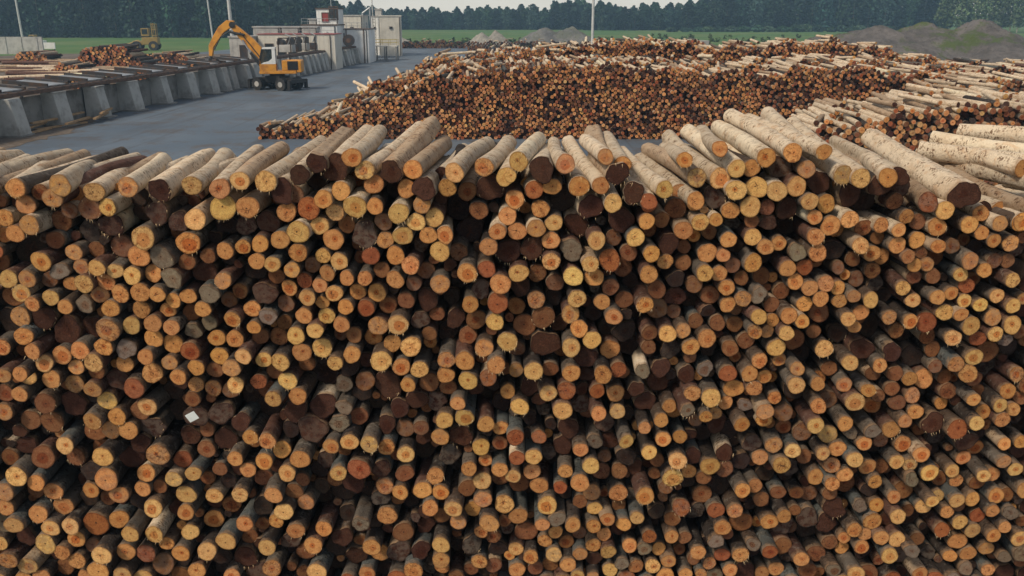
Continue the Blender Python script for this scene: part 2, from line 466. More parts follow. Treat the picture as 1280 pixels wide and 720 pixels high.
# ---- log ends read off the photograph (zoomed tiles: origin x, y, zoom; then x y r colour)
TILES = [
(0,180,5.333,"110 300 62 o,10 380 40 b,180 420 65 o,275 325 58 b,350 380 66 o,30 492 60 o,215 540 72 o,125 585 62 o,385 505 68 b,430 450 58 b,370 615 62 b,35 610 55 b"),
(0,180,4,"35 460 45 b,15 545 35 r,130 530 80 k,205 588 50 o,385 545 42 o,408 620 38 o,483 625 44 y,570 638 42 y,665 662 46 y,765 645 45 o,860 670 55 g,60 680 48 y,225 675 40 b,300 640 45 g,355 695 38 o,425 705 45 y,520 695 45 o,1015 640 60 d,1125 535 43 o,1215 515 38 o,1115 685 45 o,965 620 45 b,480 540 40 b,140 700 45 o,1040 560 40 b"),
(320,250,5.333,"205 78 66 o,360 45 74 r,520 72 62 y,660 45 78 y,818 25 58 o,940 70 72 y,1110 35 62 o,1072 145 60 y,1195 118 64 y,80 150 72 d,28 290 58 o,165 265 63 o,284 215 74 y,418 172 64 y,620 160 58 b,518 262 66 o,720 225 90 d,850 145 58 b,850 272 58 o,980 238 65 y,1158 235 58 o,1270 210 58 o,10 410 55 o,105 428 55 y,280 352 64 o,445 375 55 y,555 410 58 y,380 430 56 b,766 372 62 r,935 370 62 o,1030 440 62 o,1235 340 66 y,1125 470 60 b,240 468 56 o,135 508 54 b,474 492 52 o,605 522 52 o,738 520 52 o,838 475 54 b,915 525 60 o,325 542 54 r,224 586 54 o,430 570 52 o,358 658 56 y,520 622 58 y,670 622 57 o,800 628 62 o,1215 555 66 o,1060 550 55 b,60 620 80 d,200 690 60 b,605 705 55 o,740 712 60 r,880 700 58 b,1000 670 60 b,1145 665 70 d,440 710 50 o"),
(560,250,5.333,"205 70 62 b,440 10 66 o,400 103 62 o,615 65 62 o,712 145 60 y,335 207 60 o,460 207 62 o,593 185 64 o,688 262 60 o,160 220 85 k,45 90 85 k,95 335 60 b,250 310 60 o,395 345 85 d,560 320 80 d,870 170 80 d,950 50 85 d,1100 25 62 y,1160 140 90 d,980 265 62 y,1100 262 56 b,825 325 78 g,688 412 62 y,595 487 62 b,118 470 68 o,265 470 62 r,465 480 62 y,950 430 58 y,1082 390 75 r,1205 350 58 b,1240 240 60 y,835 510 68 y,975 515 60 o,715 550 60 b,340 560 70 o,1082 582 58 b,1220 550 56 k,588 665 62 o,860 660 60 y,330 680 75 r,138 680 58 o,455 705 60 b,1028 680 55 o,1170 665 60 b,220 600 65 d,90 560 60 k,480 570 70 d,720 670 60 k,40 640 60 k"),
(800,250,5.333,"62 25 58 r,235 60 68 b,370 20 56 o,424 70 26 o,620 68 58 o,730 100 50 b,765 20 78 y,835 55 55 b,45 143 55 o,148 130 54 b,400 148 58 y,506 132 48 o,295 200 65 o,460 210 52 b,620 150 50 k,990 50 72 d,855 145 55 d,1000 170 70 k,1120 15 60 y,1240 20 60 o,1165 115 52 o,1265 175 68 o,757 235 55 y,595 262 54 o,833 310 55 o,925 290 50 o,1132 245 60 o,1185 348 62 o,1050 340 60 g,78 360 58 o,190 300 70 d,290 310 45 b,170 405 52 o,288 420 54 b,463 360 64 o,540 368 48 o,615 438 54 b,755 420 64 o,985 458 56 o,1095 450 56 r,60 497 62 o,435 485 58 y,537 498 54 o,675 520 50 b,808 508 58 b,1040 545 56 o,940 610 58 b,1130 587 54 o,1255 580 58 o,108 600 65 b,360 565 58 b,475 635 62 b,572 577 57 o,685 660 55 o,790 635 52 g,585 690 55 o,880 695 52 b,1110 690 55 o,1195 655 52 o,30 690 58 o,325 670 62 k"),
(1040,250,5.333,"120 130 60 o,5 175 55 o,228 185 56 b,328 143 54 o,420 190 50 o,325 252 48 b,422 305 58 o,480 88 55 o,415 20 56 b,570 145 55 b,700 180 62 o,570 278 56 o,600 335 48 b,692 325 50 o,502 372 48 o,550 430 50 o,630 425 50 o,800 308 52 b,995 95 56 o,918 165 56 o,1115 155 54 o,1005 225 48 o,1075 270 48 o,1190 290 56 o,1260 155 52 o,1270 250 40 b,197 298 55 y,268 358 56 o,140 395 52 b,40 450 48 b,270 470 55 b,345 420 50 k,155 530 55 b,545 510 50 b,675 510 52 b,473 575 50 y,540 670 52 y,922 407 58 o,1065 390 50 b,1165 405 50 b,1018 468 52 o,863 506 50 y,890 570 55 r,1205 535 48 y,705 650 52 o,795 622 48 o,1103 642 50 y,260 668 52 y,340 640 48 k,20 590 50 o,70 650 50 o,130 650 45 o,865 705 50 y,985 700 48 y,1205 705 52 y,1270 660 42 o,970 330 50 k,250 20 80 k"),
(320,360,4,"240 140 42 o,342 128 45 y,452 100 42 y,420 180 43 o,305 203 42 y,145 175 40 b,60 145 42 g,110 238 46 b,30 240 42 b,200 250 48 y,225 310 48 o,332 300 52 y,475 335 45 o,400 375 40 y,258 378 42 b,490 235 42 b,610 190 50 o,710 185 52 y,680 280 44 o,778 292 51 y,628 362 54 y,727 395 47 o,818 408 44 y,870 232 38 b,960 245 55 k,1060 250 48 b,905 130 38 b,995 140 50 d,1195 170 45 y,1265 265 48 y,950 335 46 o,1045 355 50 o,1145 308 46 o,1192 378 46 o,950 425 44 o,1060 465 48 y,1160 450 46 r,40 360 42 y,122 372 45 y,145 477 46 y,95 545 43 y,85 425 42 b,30 460 42 r,225 528 46 o,330 440 68 k,440 478 44 g,560 470 48 b,645 480 70 d,760 485 38 o,970 502 42 b,1000 570 40 o,1260 518 40 o,1170 520 40 k,810 560 52 d,905 575 50 d,330 580 65 d,205 620 60 d,520 640 46 b,440 600 40 g,935 650 45 y,1042 648 46 y,1165 680 44 o,600 580 48 k,720 600 50 d,645 670 48 d,745 700 48 b,825 700 40 b,60 600 60 k,280 690 70 d,440 680 48 g,1250 700 42 o,1210 570 45 k"),
(640,300,4,"70 420 55 b,285 378 46 o,325 428 44 o,150 385 58 b,0 500 35 y,303 545 48 y,400 500 45 y,488 555 50 o,110 655 48 y,190 645 42 b,20 650 38 o,165 520 68 d,575 460 55 k,515 380 43 o,610 385 40 k,475 440 38 k,675 458 40 b,775 470 44 y,855 455 38 o,680 532 38 b,898 535 43 o,975 487 48 o,580 530 55 k,370 590 60 d,1090 542 42 b,918 398 40 b,1022 420 42 b,1115 420 42 b,1175 500 45 b,1220 467 38 o,1235 385 42 y,1275 440 35 o,1235 600 40 o,300 665 46 o,450 660 46 o,535 635 42 r,640 638 40 g,745 640 48 d,875 680 45 d,965 645 40 g,1080 668 46 r,1190 672 45 o,1240 700 40 o"),
(800,385,5.333,"335 568 56 o,475 600 70 y,570 632 48 o,625 535 65 o,788 512 55 o,895 600 48 o,1045 508 60 y,1190 655 55 o,1178 480 50 o,205 645 50 o,315 670 48 g,470 695 48 o,685 680 50 g,825 700 58 o,60 640 70 d,215 500 45 k"),
(560,385,5.333,"483 650 60 y,664 568 56 y,790 550 62 r,765 685 65 y,545 530 68 d,995 555 52 r,1118 568 60 o,890 640 60 d,1255 540 55 d,998 705 52 o,1130 690 52 y,635 670 50 k"),
(960,300,4,"400 398 38 y,465 362 40 o,432 435 33 o,610 383 38 o,715 408 38 o,800 400 55 r,790 490 42 b,610 460 40 b,890 372 44 y,968 350 38 o,1055 330 36 y,1125 388 43 o,1012 425 48 y,1222 425 48 y,1225 345 36 y,1130 475 40 y,1185 500 36 g,1055 490 40 r,920 492 40 y,20 415 35 o,110 385 42 o,165 400 38 o,92 467 40 y,228 457 35 b,42 540 46 y,257 570 46 y,130 545 62 k,340 460 50 k,510 440 60 k,475 560 58 d,350 560 55 k,620 560 50 d,435 635 42 y,165 645 40 o,90 605 38 o,515 668 42 b,550 625 38 o,705 680 40 o,750 580 58 k,925 625 42 o,1030 590 44 y,990 665 48 o,1250 650 40 o,890 690 38 b,1100 640 60 k,240 695 40 b,405 705 40 o,145 705 45 y,1180 560 50 k,630 700 42 b,820 560 42 b,820 620 36 b,690 480 40 k,270 380 45 k,1260 460 35 b"),
(0,360,4,"135 10 48 y,228 55 43 y,165 80 40 o,335 95 40 o,425 75 45 g,495 10 45 o,590 35 48 o,700 20 48 o,790 35 42 o,860 65 40 o,940 42 40 o,555 92 45 o,708 108 45 o,1035 25 50 g,1140 55 42 b,1020 102 42 o,1155 150 42 o,1200 15 40 b,40 60 55 k,40 160 60 k,240 150 65 d,125 168 50 o,340 210 72 d,425 215 60 d,540 215 60 o,655 188 46 y,765 178 45 o,870 185 42 o,945 135 45 b,845 110 40 o,965 212 40 g,1045 165 40 g,1085 250 44 o,1175 255 44 o,230 250 60 k,120 255 48 o,20 285 45 o,410 298 48 o,515 300 46 o,630 310 52 g,625 375 45 o,770 262 46 o,865 290 52 o,950 320 50 r,130 330 44 o,45 370 55 k,220 358 46 y,305 325 50 o,375 388 42 o,458 372 48 y,487 420 45 b,730 335 40 o,853 365 40 o,1100 348 46 o,1215 345 42 y,1155 400 44 o,1070 400 42 b,980 402 42 o,75 420 40 o,140 430 50 y,10 440 40 o,260 450 48 o,365 475 48 o,757 430 52 o,895 440 42 o,980 495 42 o,1065 500 43 o,1178 485 43 y,25 525 45 b,100 522 42 o,475 510 45 o,675 498 55 r,525 575 50 y,738 595 48 y,590 640 45 o,690 630 48 b,480 660 48 o,965 545 42 b,235 580 58 b,360 585 62 d,860 620 70 k,780 680 60 d,980 640 55 d,1115 630 62 d,1230 650 50 d,60 670 55 k,155 660 50 b,275 670 58 b,560 705 50 o,660 705 48 o,1260 560 50 k,870 510 50 k,400 640 50 k,20 620 45 o,1270 200 35 o"),
(0,540,4,"65 135 45 b,75 220 52 y,220 130 60 b,325 48 46 y,380 140 65 k,530 135 50 y,640 120 65 d,790 115 58 o,915 142 44 r,1140 60 60 d,1050 80 45 b,1240 10 40 o,1150 115 42 o,720 200 46 o,965 208 40 y,870 232 44 y,1038 228 38 b,1100 185 38 b,1240 190 40 o,185 262 46 o,265 265 48 o,20 300 50 o,455 292 43 o,565 225 60 o,590 305 48 o,540 330 40 b,718 285 42 o,795 272 36 b,932 325 48 y,1072 320 42 y,1200 315 42 y,192 412 48 o,320 393 50 o,68 467 47 y,255 480 45 y,355 468 46 y,380 535 46 o,765 382 48 y,928 390 45 o,1160 360 45 b,480 455 68 r,595 442 50 o,640 508 44 y,780 522 46 y,825 548 38 o,952 500 44 y,1225 462 44 o,250 555 55 y,305 600 42 o,465 565 40 b,520 622 50 y,620 597 48 o,1035 597 48 y,1130 547 50 y,905 608 45 o,375 638 45 o,290 668 45 b,45 648 48 o,145 680 48 y,730 610 50 r,820 660 60 b,985 695 45 o,490 700 55 o,1250 525 40 b,610 715 45 y,895 705 45 b,1175 705 40 o,1240 660 60 d,230 715 45 o,130 520 50 d,20 420 45 k,700 60 50 d"),
(320,520,5.333,"62 145 58 o,170 223 62 o,55 303 62 o,80 420 62 b,294 290 70 o,207 383 62 y,110 525 60 o,262 510 60 b,192 628 62 y,345 582 58 o,500 203 55 o,620 160 60 y,585 240 50 b,757 190 62 y,868 207 58 o,1003 260 60 y,1005 110 75 r,1230 140 58 o,1155 240 75 k,548 362 56 y,687 355 75 r,838 355 68 d,992 383 62 b,1165 385 62 o,865 468 60 o,955 508 55 o,1112 495 62 o,1250 495 60 o,1178 592 56 o,875 665 68 o,385 365 60 k,340 425 50 b,600 490 80 k,435 500 60 k,1240 660 55 b,135 700 50 o,40 715 50 b,1040 560 50 k,470 290 60 d,730 480 60 k,1100 85 48 b"),
(480,540,4,"285 575 45 y,300 635 45 o,145 685 48 o,290 675 38 o,180 600 50 d,80 600 60 d,485 75 45 y,385 20 60 d,345 175 42 k,425 185 40 o,580 55 40 b,615 15 48 r,665 130 42 r,748 125 42 y,580 190 40 o,742 200 44 o,645 222 38 y,488 250 48 y,400 272 45 b,495 335 46 o,592 370 50 y,695 397 52 o,800 280 47 o,798 350 52 y,880 275 35 r,912 205 40 o,970 250 48 o,1035 170 45 y,960 100 40 o,1038 50 40 g,935 50 55 d,775 25 38 r,1213 48 38 y,1102 120 36 b,1180 195 42 b,1035 310 46 o,985 345 38 b,1172 305 48 o,1062 382 38 y,1172 378 35 b,1115 430 38 o,1195 450 38 o,1265 430 38 y,440 390 42 o,348 383 46 y,382 445 40 o,530 448 50 o,615 435 35 b,485 500 35 o,548 522 36 b,792 465 38 o,858 500 37 o,930 462 40 o,1048 472 38 o,985 520 37 b,812 553 37 o,915 555 38 b,965 600 38 o,1038 562 38 o,1100 515 38 o,860 610 42 y,480 650 40 o,545 665 42 b,662 585 38 y,732 625 40 o,665 690 42 o,925 660 40 o,830 660 38 b,760 680 38 b,1120 598 38 y,1228 568 38 o,1045 645 40 d,1130 690 40 y,1190 660 35 g,1260 672 38 o,875 430 42 g,435 685 35 b,360 560 40 k,960 715 35 y,1045 715 35 o,700 300 42 k,820 130 45 k,1255 190 40 d"),
(760,520,5.333,"330 10 50 o,245 80 45 o,585 20 50 b,680 15 45 o,920 25 55 o,1040 15 55 o,820 110 65 k,605 130 65 k,1170 70 55 b,368 155 52 o,480 138 50 o,275 243 52 y,330 295 50 b,935 180 65 d,1105 195 58 o,1230 235 56 y,465 300 62 y,430 410 68 y,675 325 66 y,640 405 50 b,780 235 62 d,600 260 60 d,1012 272 58 o,1160 325 62 y,1035 380 62 k,220 370 75 k,275 570 65 o,375 480 50 b,485 615 65 r,650 540 65 b,765 480 75 k,770 350 60 b,895 530 55 o,978 465 50 o,1020 553 56 b,835 615 55 o,730 625 60 r,1140 505 52 b,1245 490 45 b,1185 400 60 k,1175 670 50 o,1075 705 55 o,215 675 60 y,430 690 55 b,745 715 60 o,325 690 45 k,1265 640 40 b,530 430 50 k,860 420 45 k,600 650 60 k"),
(960,450,5.333,"540 148 56 r,668 210 52 o,610 300 70 y,745 230 48 b,470 245 75 k,838 163 52 b,945 108 55 o,860 285 58 b,970 215 75 k,560 412 55 o,550 490 45 g,318 438 58 y,680 455 52 g,825 462 62 o,900 425 50 o,1000 340 52 o,760 520 50 b,100 440 52 b,1120 400 75 d"),
(1040,450,5.333,"760 125 52 b,810 195 60 b,905 265 48 o,1148 193 58 o,975 210 50 b,1045 80 80 k,1115 300 50 y,1205 330 48 o,1005 365 55 o,1105 390 55 o,990 470 54 y,895 390 60 b,835 485 75 r,1250 420 60 k,1260 250 50 b"),
(960,540,4,"30 65 45 o,125 95 43 y,75 165 48 o,180 122 40 b,310 28 50 y,350 75 45 o,278 108 38 y,482 58 38 o,325 170 46 o,418 132 42 y,378 212 40 o,312 262 38 o,250 228 43 o,310 300 38 b,500 178 42 o,555 175 38 b,545 242 38 o,575 30 40 b,680 62 45 o,645 150 40 y,757 115 42 o,712 178 38 y,720 220 38 g,812 202 44 y,910 187 38 y,985 135 38 o,865 250 38 b,920 245 35 o,850 305 35 y,845 362 33 y,780 358 40 y,630 325 35 o,460 370 35 g,545 377 38 o,1120 145 42 k,1180 150 35 o,1235 207 38 y,1070 213 36 y,1140 222 40 o,1265 50 35 o,1182 60 35 o,1265 280 45 o,1135 325 42 o,1190 330 38 b,1020 338 38 o,925 325 40 y,955 370 35 b,895 400 35 o,1130 385 35 o,1050 415 40 r,960 450 38 y,1030 490 40 y,1190 410 42 g,1200 462 35 o,1260 530 44 y,1265 450 30 b,870 490 42 r,525 450 46 o,637 452 42 y,440 495 40 o,495 505 35 o,562 525 40 o,655 542 46 y,385 530 35 o,465 570 38 o,760 540 38 b,700 580 42 g,735 480 45 k,612 615 42 y,1132 512 38 o,1092 582 38 o,1182 625 34 g,1000 610 42 o,910 620 35 o,85 425 40 y,15 465 42 y,185 420 55 d,145 300 38 b,50 300 40 b,290 450 55 d,90 575 48 b,150 630 40 o,10 600 40 r,240 610 48 b,305 550 40 b,200 500 55 k,990 680 38 g,1100 690 35 o,1270 640 40 b,310 680 40 g,440 710 45 y,210 680 45 b,760 710 40 o,330 380 55 d,600 420 40 d,700 390 35 b,860 20 55 k,980 30 55 d,830 50 50 k,1065 0 38 o,800 600 38 k,30 690 40 o"),
(760,585,5.333,"283 462 50 r,398 455 50 o,243 540 45 g,340 530 46 o,298 655 50 y,402 620 50 o,510 465 45 b,475 540 42 b,605 555 52 o,570 615 48 b,665 635 48 o,755 580 54 r,885 580 55 o,968 510 50 g,815 682 48 o,535 695 48 o,620 705 40 o,710 710 50 g,1060 580 55 b,1190 525 50 b,690 470 52 g,1040 690 50 o,790 440 40 b"),
(280,585,5.333,"285 530 58 y,345 655 62 o,480 420 60 o,658 410 58 o,600 510 62 o,790 460 70 d,910 370 55 g,985 530 60 o,895 590 70 d,950 700 55 o,1140 560 80 d,760 620 60 k,430 520 60 k,200 650 70 d,440 640 50 k,530 690 50 b,1060 660 60 k"),
(0,0,1,"420 212 17 d,470 232 12 o,425 237 12 o,505 237 12 o,559 235 11 o,585 239 12 b,612 234 18 d,400 232 15 k,492 238 12 k,372 241 12 b,398 248 12 o,638 220 8 y,669 237 12 r,690 235 11 o,701 250 17 k,976 211 14 d,1008 212 11.5 o,920 239 13 y,943 245 15 y,968 238 12.5 y,994 232 13 y,1011 249 12 y,1033 249 12 o,1062 243 14.5 d,1023 229 15 d,895 246 14 d,941 217 11.5 o,1100 235 14 d,1090 250 15 k,1124 236 12 d"),
]
# ---- logs lying on top of the front pile: front px x y r, back px x y r, colour of the end  (optional front/back distances)
TOPS = [
(20,236,12, 62,206,10,'o'),(75,232,13, 130,206,11,'o'),(118,240,13, 168,205,11,'y'),(160,234,12, 205,201,10,'o'),(200,238,14, 262,196,11,'d'),
(240,232,12, 282,194,10,'y'),(275,236,13, 322,190,10,'o'),(300,226,12, 352,186,10,'y'),(-30,228,13, 34,204,11,'o'),(-70,236,13, 0,208,11,'y'),
(332,227,14, 402,180,11,'y'),(374,219,13, 420,186,11,'d'),(396,204,13, 434,168,10.5,'d'),(352,239,15, 396,205,12,'d'),
(440,197,12.5, 474,165,10,'o'),(456,213,12.5, 524,161,10,'y'),(489,215,14, 541,156,10.5,'d'),(516,212,12, 555,179,10,'o'),
(530,236,15, 558,206,12,'d'),(568,216,12.5, 610,181,10,'y'),(605,209,12, 636,178,9.5,'o'),(632,221,12, 655,192,10,'y'),
(648,202,12, 674,174,9.5,'y'),(677,212,16, 682,192,12,'d'),(707,205,12.5, 692,181,9.5,'o'),(724,233,13, 708,208,11,'o'),
(751,232,11.5, 711,178,9,'o'),(772,217,14.5, 741,165,10,'d'),(757,196,10, 732,176,9,'o'),(778,206,11, 758,172,9,'o'),(792,241,14, 775,214,11,'d'),
(831,237,11.5, 777,192,9.5,'y'),(811,252,10.5, 790,232,9,'r'),(870,251,11, 800,200,9,'o'),(871,222,12, 810,187,9,'y'),
(900,223,13, 836,172,9.5,'y'),(921,211,12, 860,165,9.5,'y'),(856,200,10, 832,186,9,'o'),(958,197,12.5, 898,160,10.5,'o'),(900,186,10, 878,165,9,'o'),
(991,191,12, 914,146,10,'o'),(1054,219,12.5, 960,143,10,'y'),(1076,223,12.5, 990,156,10,'y'),(1030,190,10, 935,150,9,'o'),
(1124,221,12, 1045,180,10,'d'),(1160,253,12.5, 1106,208,10.5,'r'),(1181,263,11.5, 1128,215,10,'y'),(1205,244,18, 1088,171,11,'d'),
(1110,222,12, 1060,190,10,'o'),(1277,278,11, 1208,238,10,'o'),
]
TOPX = [  # logs lying across, far right: front px, back px with distances
(1352,212,13,10.4, 1150,187,10.5,11.6,'y','pale'),(1372,196,12.5,10.7, 1165,174,10,12.0,'o','pale'),(1404,184,12.5,11.0, 1199,164,9.5,12.4,'y','pale'),
(1278,211,11.5,10.4, 1160,196,9.5,11.9,'o','pale'),(1318,270,12,9.5, 1186,214,10,11.4,'y','pale'),(1345,240,12,9.9, 1180,206,10,11.6,'o','pale'),
(1400,236,12,10.2, 1230,203,10,11.9,'o','tan'),(1420,262,12,9.8, 1260,225,10,11.6,'y','pale'),(1440,290,13,9.5, 1310,246,11,11.2,'y','pale')]

YF = 9.6
LOGL = 2.6
near = []   # dicts

def add_log(f, b, r0, r1, k, bark, top=False, px=None):
    near.append(dict(f=np.array(f, float), b=np.array(b, float), r0=r0, r1=r1, k=k, col=col_of(k, RNG), bark=bark, top=top))

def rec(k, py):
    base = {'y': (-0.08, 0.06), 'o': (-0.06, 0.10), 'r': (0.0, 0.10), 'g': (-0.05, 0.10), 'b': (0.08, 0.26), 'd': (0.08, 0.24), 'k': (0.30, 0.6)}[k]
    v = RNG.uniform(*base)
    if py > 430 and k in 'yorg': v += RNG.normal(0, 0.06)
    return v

seen = []
for ox, oy, s, txt in TILES:
    for e in txt.split(','):
        x, y, r, k = e.split()
        px, py, pr = ox + float(x) / s, oy + float(y) / s, float(r) / s
        if any((px - a) ** 2 + (py - b) ** 2 < (0.55 * min(pr, c)) ** 2 for a, b, c in seen): continue
        seen.append((px, py, pr))
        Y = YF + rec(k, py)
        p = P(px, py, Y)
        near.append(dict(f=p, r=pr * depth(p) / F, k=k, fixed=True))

# relax so neighbouring ends do not share the same space
X = np.array([[n['f'][0], n['f'][2]] for n in near]); RR = np.array([n['r'] for n in near]); X0 = X.copy()
for it in range(40):
    D = X[:, None] - X[None]; dist = np.sqrt((D ** 2).sum(2)) + 1e-9
    ov = (RR[:, None] + RR[None]) * 0.985 - dist
    np.fill_diagonal(ov, 0); ov = np.clip(ov, 0, None)
    X += (D / dist[..., None] * ov[..., None] * 0.25).sum(1)
    X += (X0 - X) * 0.06
for n, q in zip(near, X): n['f'][0], n['f'][2] = q
# shrink whatever still overlaps
D = np.sqrt(((X[:, None] - X[None]) ** 2).sum(2)); np.fill_diagonal(D, 9)
lim = (D * RR[:, None] / (RR[:, None] + RR[None]))
RR = np.clip(np.minimum(RR, lim.min(1) * 1.09), 0.045, None)
for n, r in zip(near, RR): n['r'] = r

# top edge of the face (photo px, at the face plane)
TOPLINE = [(-500, 250), (-200, 245), (0, 246), (100, 250), (330, 246), (420, 230), (480, 232), (560, 236), (620, 238), (700, 236), (760, 250), (840, 264), (890, 240), (950, 224), (1000, 208), (1050, 236), (1100, 240), (1150, 262), (1200, 268), (1280, 283), (1500, 300), (1800, 320)]
TX = np.array([P(a, b, YF)[0] for a, b in TOPLINE]); TZ = np.array([P(a, b, YF)[2] for a, b in TOPLINE])
gx, gz = np.meshgrid(np.arange(-9.6, 9.6, 0.03), np.arange(0.06, 6.2, 0.03))
gx = gx.ravel(); gz = gz.ravel()
top_at = np.interp(gx, TX, TZ)
Cmap = np.full(len(gx), 9.0)
for n in near:
    Cmap = np.minimum(Cmap, np.hypot(gx - n['f'][0], gz - n['f'][2]) - n['r'])
Cmap = np.minimum(Cmap, gz)
Cmap[gz > top_at - 0.08] = -1
XL, XR = P(0, 450, YF)[0], P(1280, 450, YF)[0]
for rlo, rhi, maxn in ((0.118, 0.142, 900), (0.098, 0.118, 600), (0.075, 0.098, 500), (0.05, 0.075, 420)):
    for _ in range(maxn):
        r = RNG.uniform(rlo, rhi)
        ok = np.where(Cmap >= r)[0]
        if len(ok) == 0:
            r = rlo; ok = np.where(Cmap >= r)[0]
            if len(ok) == 0: break
        sc = gz[ok] * 1.0 + (Cmap[ok] - r) * 2.5 + RNG.random(len(ok)) * 0.12
        i = ok[np.argmin(sc)]
        x, z = gx[i], gz[i]
        q = topx(np.array([x, YF, z]))
        inlogo = (q[0] - 200) ** 2 + (q[1] - 200) ** 2 < 132 ** 2
        free = inlogo or x < XL - 0.1 or x > XR + 0.1 or q[1] > 715
        if free and rlo > 0.09:
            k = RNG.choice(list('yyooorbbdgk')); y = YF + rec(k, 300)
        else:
            k = RNG.choice(list('obbbddkkk')); y = YF + RNG.uniform(0.12, 0.36) + (0.08 if rlo < 0.09 else 0)  # set-back gap logs get mostly dark ends, shade painted into their colour
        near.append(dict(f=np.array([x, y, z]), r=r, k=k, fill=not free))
        m = np.abs(gx - x) < 0.5
        Cmap[m] = np.minimum(Cmap[m], np.hypot(gx[m] - x, gz[m] - z) - r)

faces = near; near = []
for n in faces:
    yaw, pit = RNG.normal(0, 0.018), RNG.normal(0, 0.010)
    L = LOGL + RNG.normal(0, 0.05)
    f = n['f']; b = f + np.array([math.sin(yaw) * L, math.cos(yaw) * L, math.sin(pit) * L])
    tp = RNG.uniform(0.86, 1.0)
    h = f[2]
    mode = RNG.choice(['dark', 'red', 'grey'], p=[.6, .25, .15]) if n.get('fill') else 'mix'  # bark of gap fillers darkened so the gaps look shaded
    if mode == 'mix' and RNG.random() < 0.6: mode = RNG.choice(['brown', 'red', 'dark', 'grey'] if h > 2.6 else ['brown', 'blue', 'grey', 'dark'])
    if h > 4.9 and not n.get('fill') and RNG.random() < 0.5: mode = 'pale'
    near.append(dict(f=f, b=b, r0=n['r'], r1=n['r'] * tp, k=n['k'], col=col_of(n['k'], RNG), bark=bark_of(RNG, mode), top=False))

for (ax, ay, ar, bx, by, br, k) in TOPS:
    f = P(ax, ay, YF + RNG.uniform(-0.08, 0.05))
    d = ray(bx, by); m = f - C0
    dd = d @ d; dm = d @ m; disc = dm * dm - dd * (m @ m - LOGL ** 2)
    t = (dm + math.sqrt(disc)) / dd if disc > 0 else dm / dd
    b = C0 + d * t
    if b[2] > f[2] + 0.35:      # too steep: shorten instead of standing up
        t = (CAMH - (f[2] + 0.30)) / -d[2]; b = C0 + d * t
    near.append(dict(f=f, b=b, r0=ar * depth(f) / F, r1=br * depth(b) / F, k=k, col=col_of(k, RNG), bark=bark_of(RNG, 'pale'), top=True))
for (ax, ay, ar, ad, bx, by, br, bd, k, bk) in TOPX:
    f, b = P(ax, ay, ad), P(bx, by, bd)
    near.append(dict(f=f, b=b, r0=ar * depth(f) / F, r1=br * depth(b) / F, k=k, col=col_of(k, RNG), bark=bark_of(RNG, bk), top=True))

# rear upper layer so that the crest of the pile is closed behind the loose logs
for i in range(58):
    x = -9.2 + i * 0.325 + RNG.normal(0, 0.04)
    zt = np.interp(x, TX, TZ) - 0.02 + RNG.normal(0, 0.03)
    near.append(dict(f=np.array([x, YF + RNG.uniform(0.35, 0.7), zt]), b=np.array([x + RNG.normal(0, 0.1), YF + 2.9, zt + RNG.normal(0, 0.03)]), r0=RNG.uniform(0.11, 0.14), r1=0.11,
                     k=RNG.choice(list('obdk')), col=None, bark=bark_of(RNG, 'pale'), top=False))
    near[-1]['col'] = col_of(near[-1]['k'], RNG)

NF = np.array([n['f'] for n in near]); NBk = np.array([n['b'] for n in near])
NR0 = np.array([n['r0'] for n in near]); NR1 = np.array([n['r1'] for n in near])
NC = np.array([n['col'] for n in near]); NBC = np.array([n['bark'] for n in near]); NK = [n['k'] for n in near]
V, bark, cq, ct, A, nv = log_arrays(NF, NBk, NR0, NR1, 24, 6, NC, NBC, NK, RNG)

# which logs show, and how large
tri = np.concatenate([bark, cq]); polys = [tuple(q) for q in tri.tolist()] + [tuple(q) for q in ct.tolist()]
owner = np.concatenate([tri[:, 0] // nv, ct[:, 0] // nv])
bvh = BVHTree.FromPolygons([tuple(v) for v in V.tolist()], polys)
cnt = np.zeros(len(near), int)
cx = np.zeros((len(near), 2))
org = Vector(C0)
for py in np.arange(135, 720, 2.5):
    for px in np.arange(1, 1280, 2.5):
        d = ray(px, py)
        h = bvh.ray_cast(org, Vector(d))
        if h[2] is not None:
            o_ = owner[h[2]]; cnt[o_] += 1; cx[o_] += (px, py)
order = np.argsort(-cnt)
IND = set(order[:300].tolist())
del bvh

def pick(idx):
    idx = np.array(sorted(idx)); mask = np.zeros(len(near), bool); mask[idx] = True
    vm = np.repeat(mask, nv)
    new = np.cumsum(vm) - 1
    sel = lambda f: new[f[mask[f[:, 0] // nv]]]
    return V[vm], sel(bark), sel(cq), sel(ct), {k: a[vm] for k, a in A.items()}

# ---- labels that single each log out
CN = {'y': 'pale yellow', 'o': 'orange tan', 'r': 'rusty red', 'b': 'dull brown', 'd': 'dark chocolate brown', 'g': 'grey weathered', 'k': 'blackish'}
ids = [int(i) for i in order[:300]]
cen = {i: cx[i] / cnt[i] for i in ids}
endpx = {i: topx(near[i]['f']) for i in ids}
def size_w(i):
    r = near[i]['r0']
    return 'thick' if r > 0.135 else ('thin' if r < 0.108 else 'medium')
def colw(x): return ('far left', 'left', 'left centre', 'centre', 'right centre', 'right', 'far right')[int(min(max(x, 0), 1279) // 183)]
def roww(y): return ('top edge', 'upper rows', 'middle rows', 'lower rows', 'bottom rows')[0 if y < 235 else 1 if y < 350 else 2 if y < 480 else 3 if y < 610 else 4]
def neigh(i):
    out = []
    x, y = endpx[i]
    for word, dx, dy in (('right of', -1, 0), ('left of', 1, 0), ('below', 0, -1), ('above', 0, 1)):
        best = None
        for j in ids:
            if j == i: continue
            u, w = endpx[j][0] - x, endpx[j][1] - y
            dist = math.hypot(u, w)
            if dist < 75 and (u * dx + w * dy) > 0.75 * dist:
                if best is None or dist < best[0]: best = (dist, j)
        if best: out.append((word, best[1]))
    return out
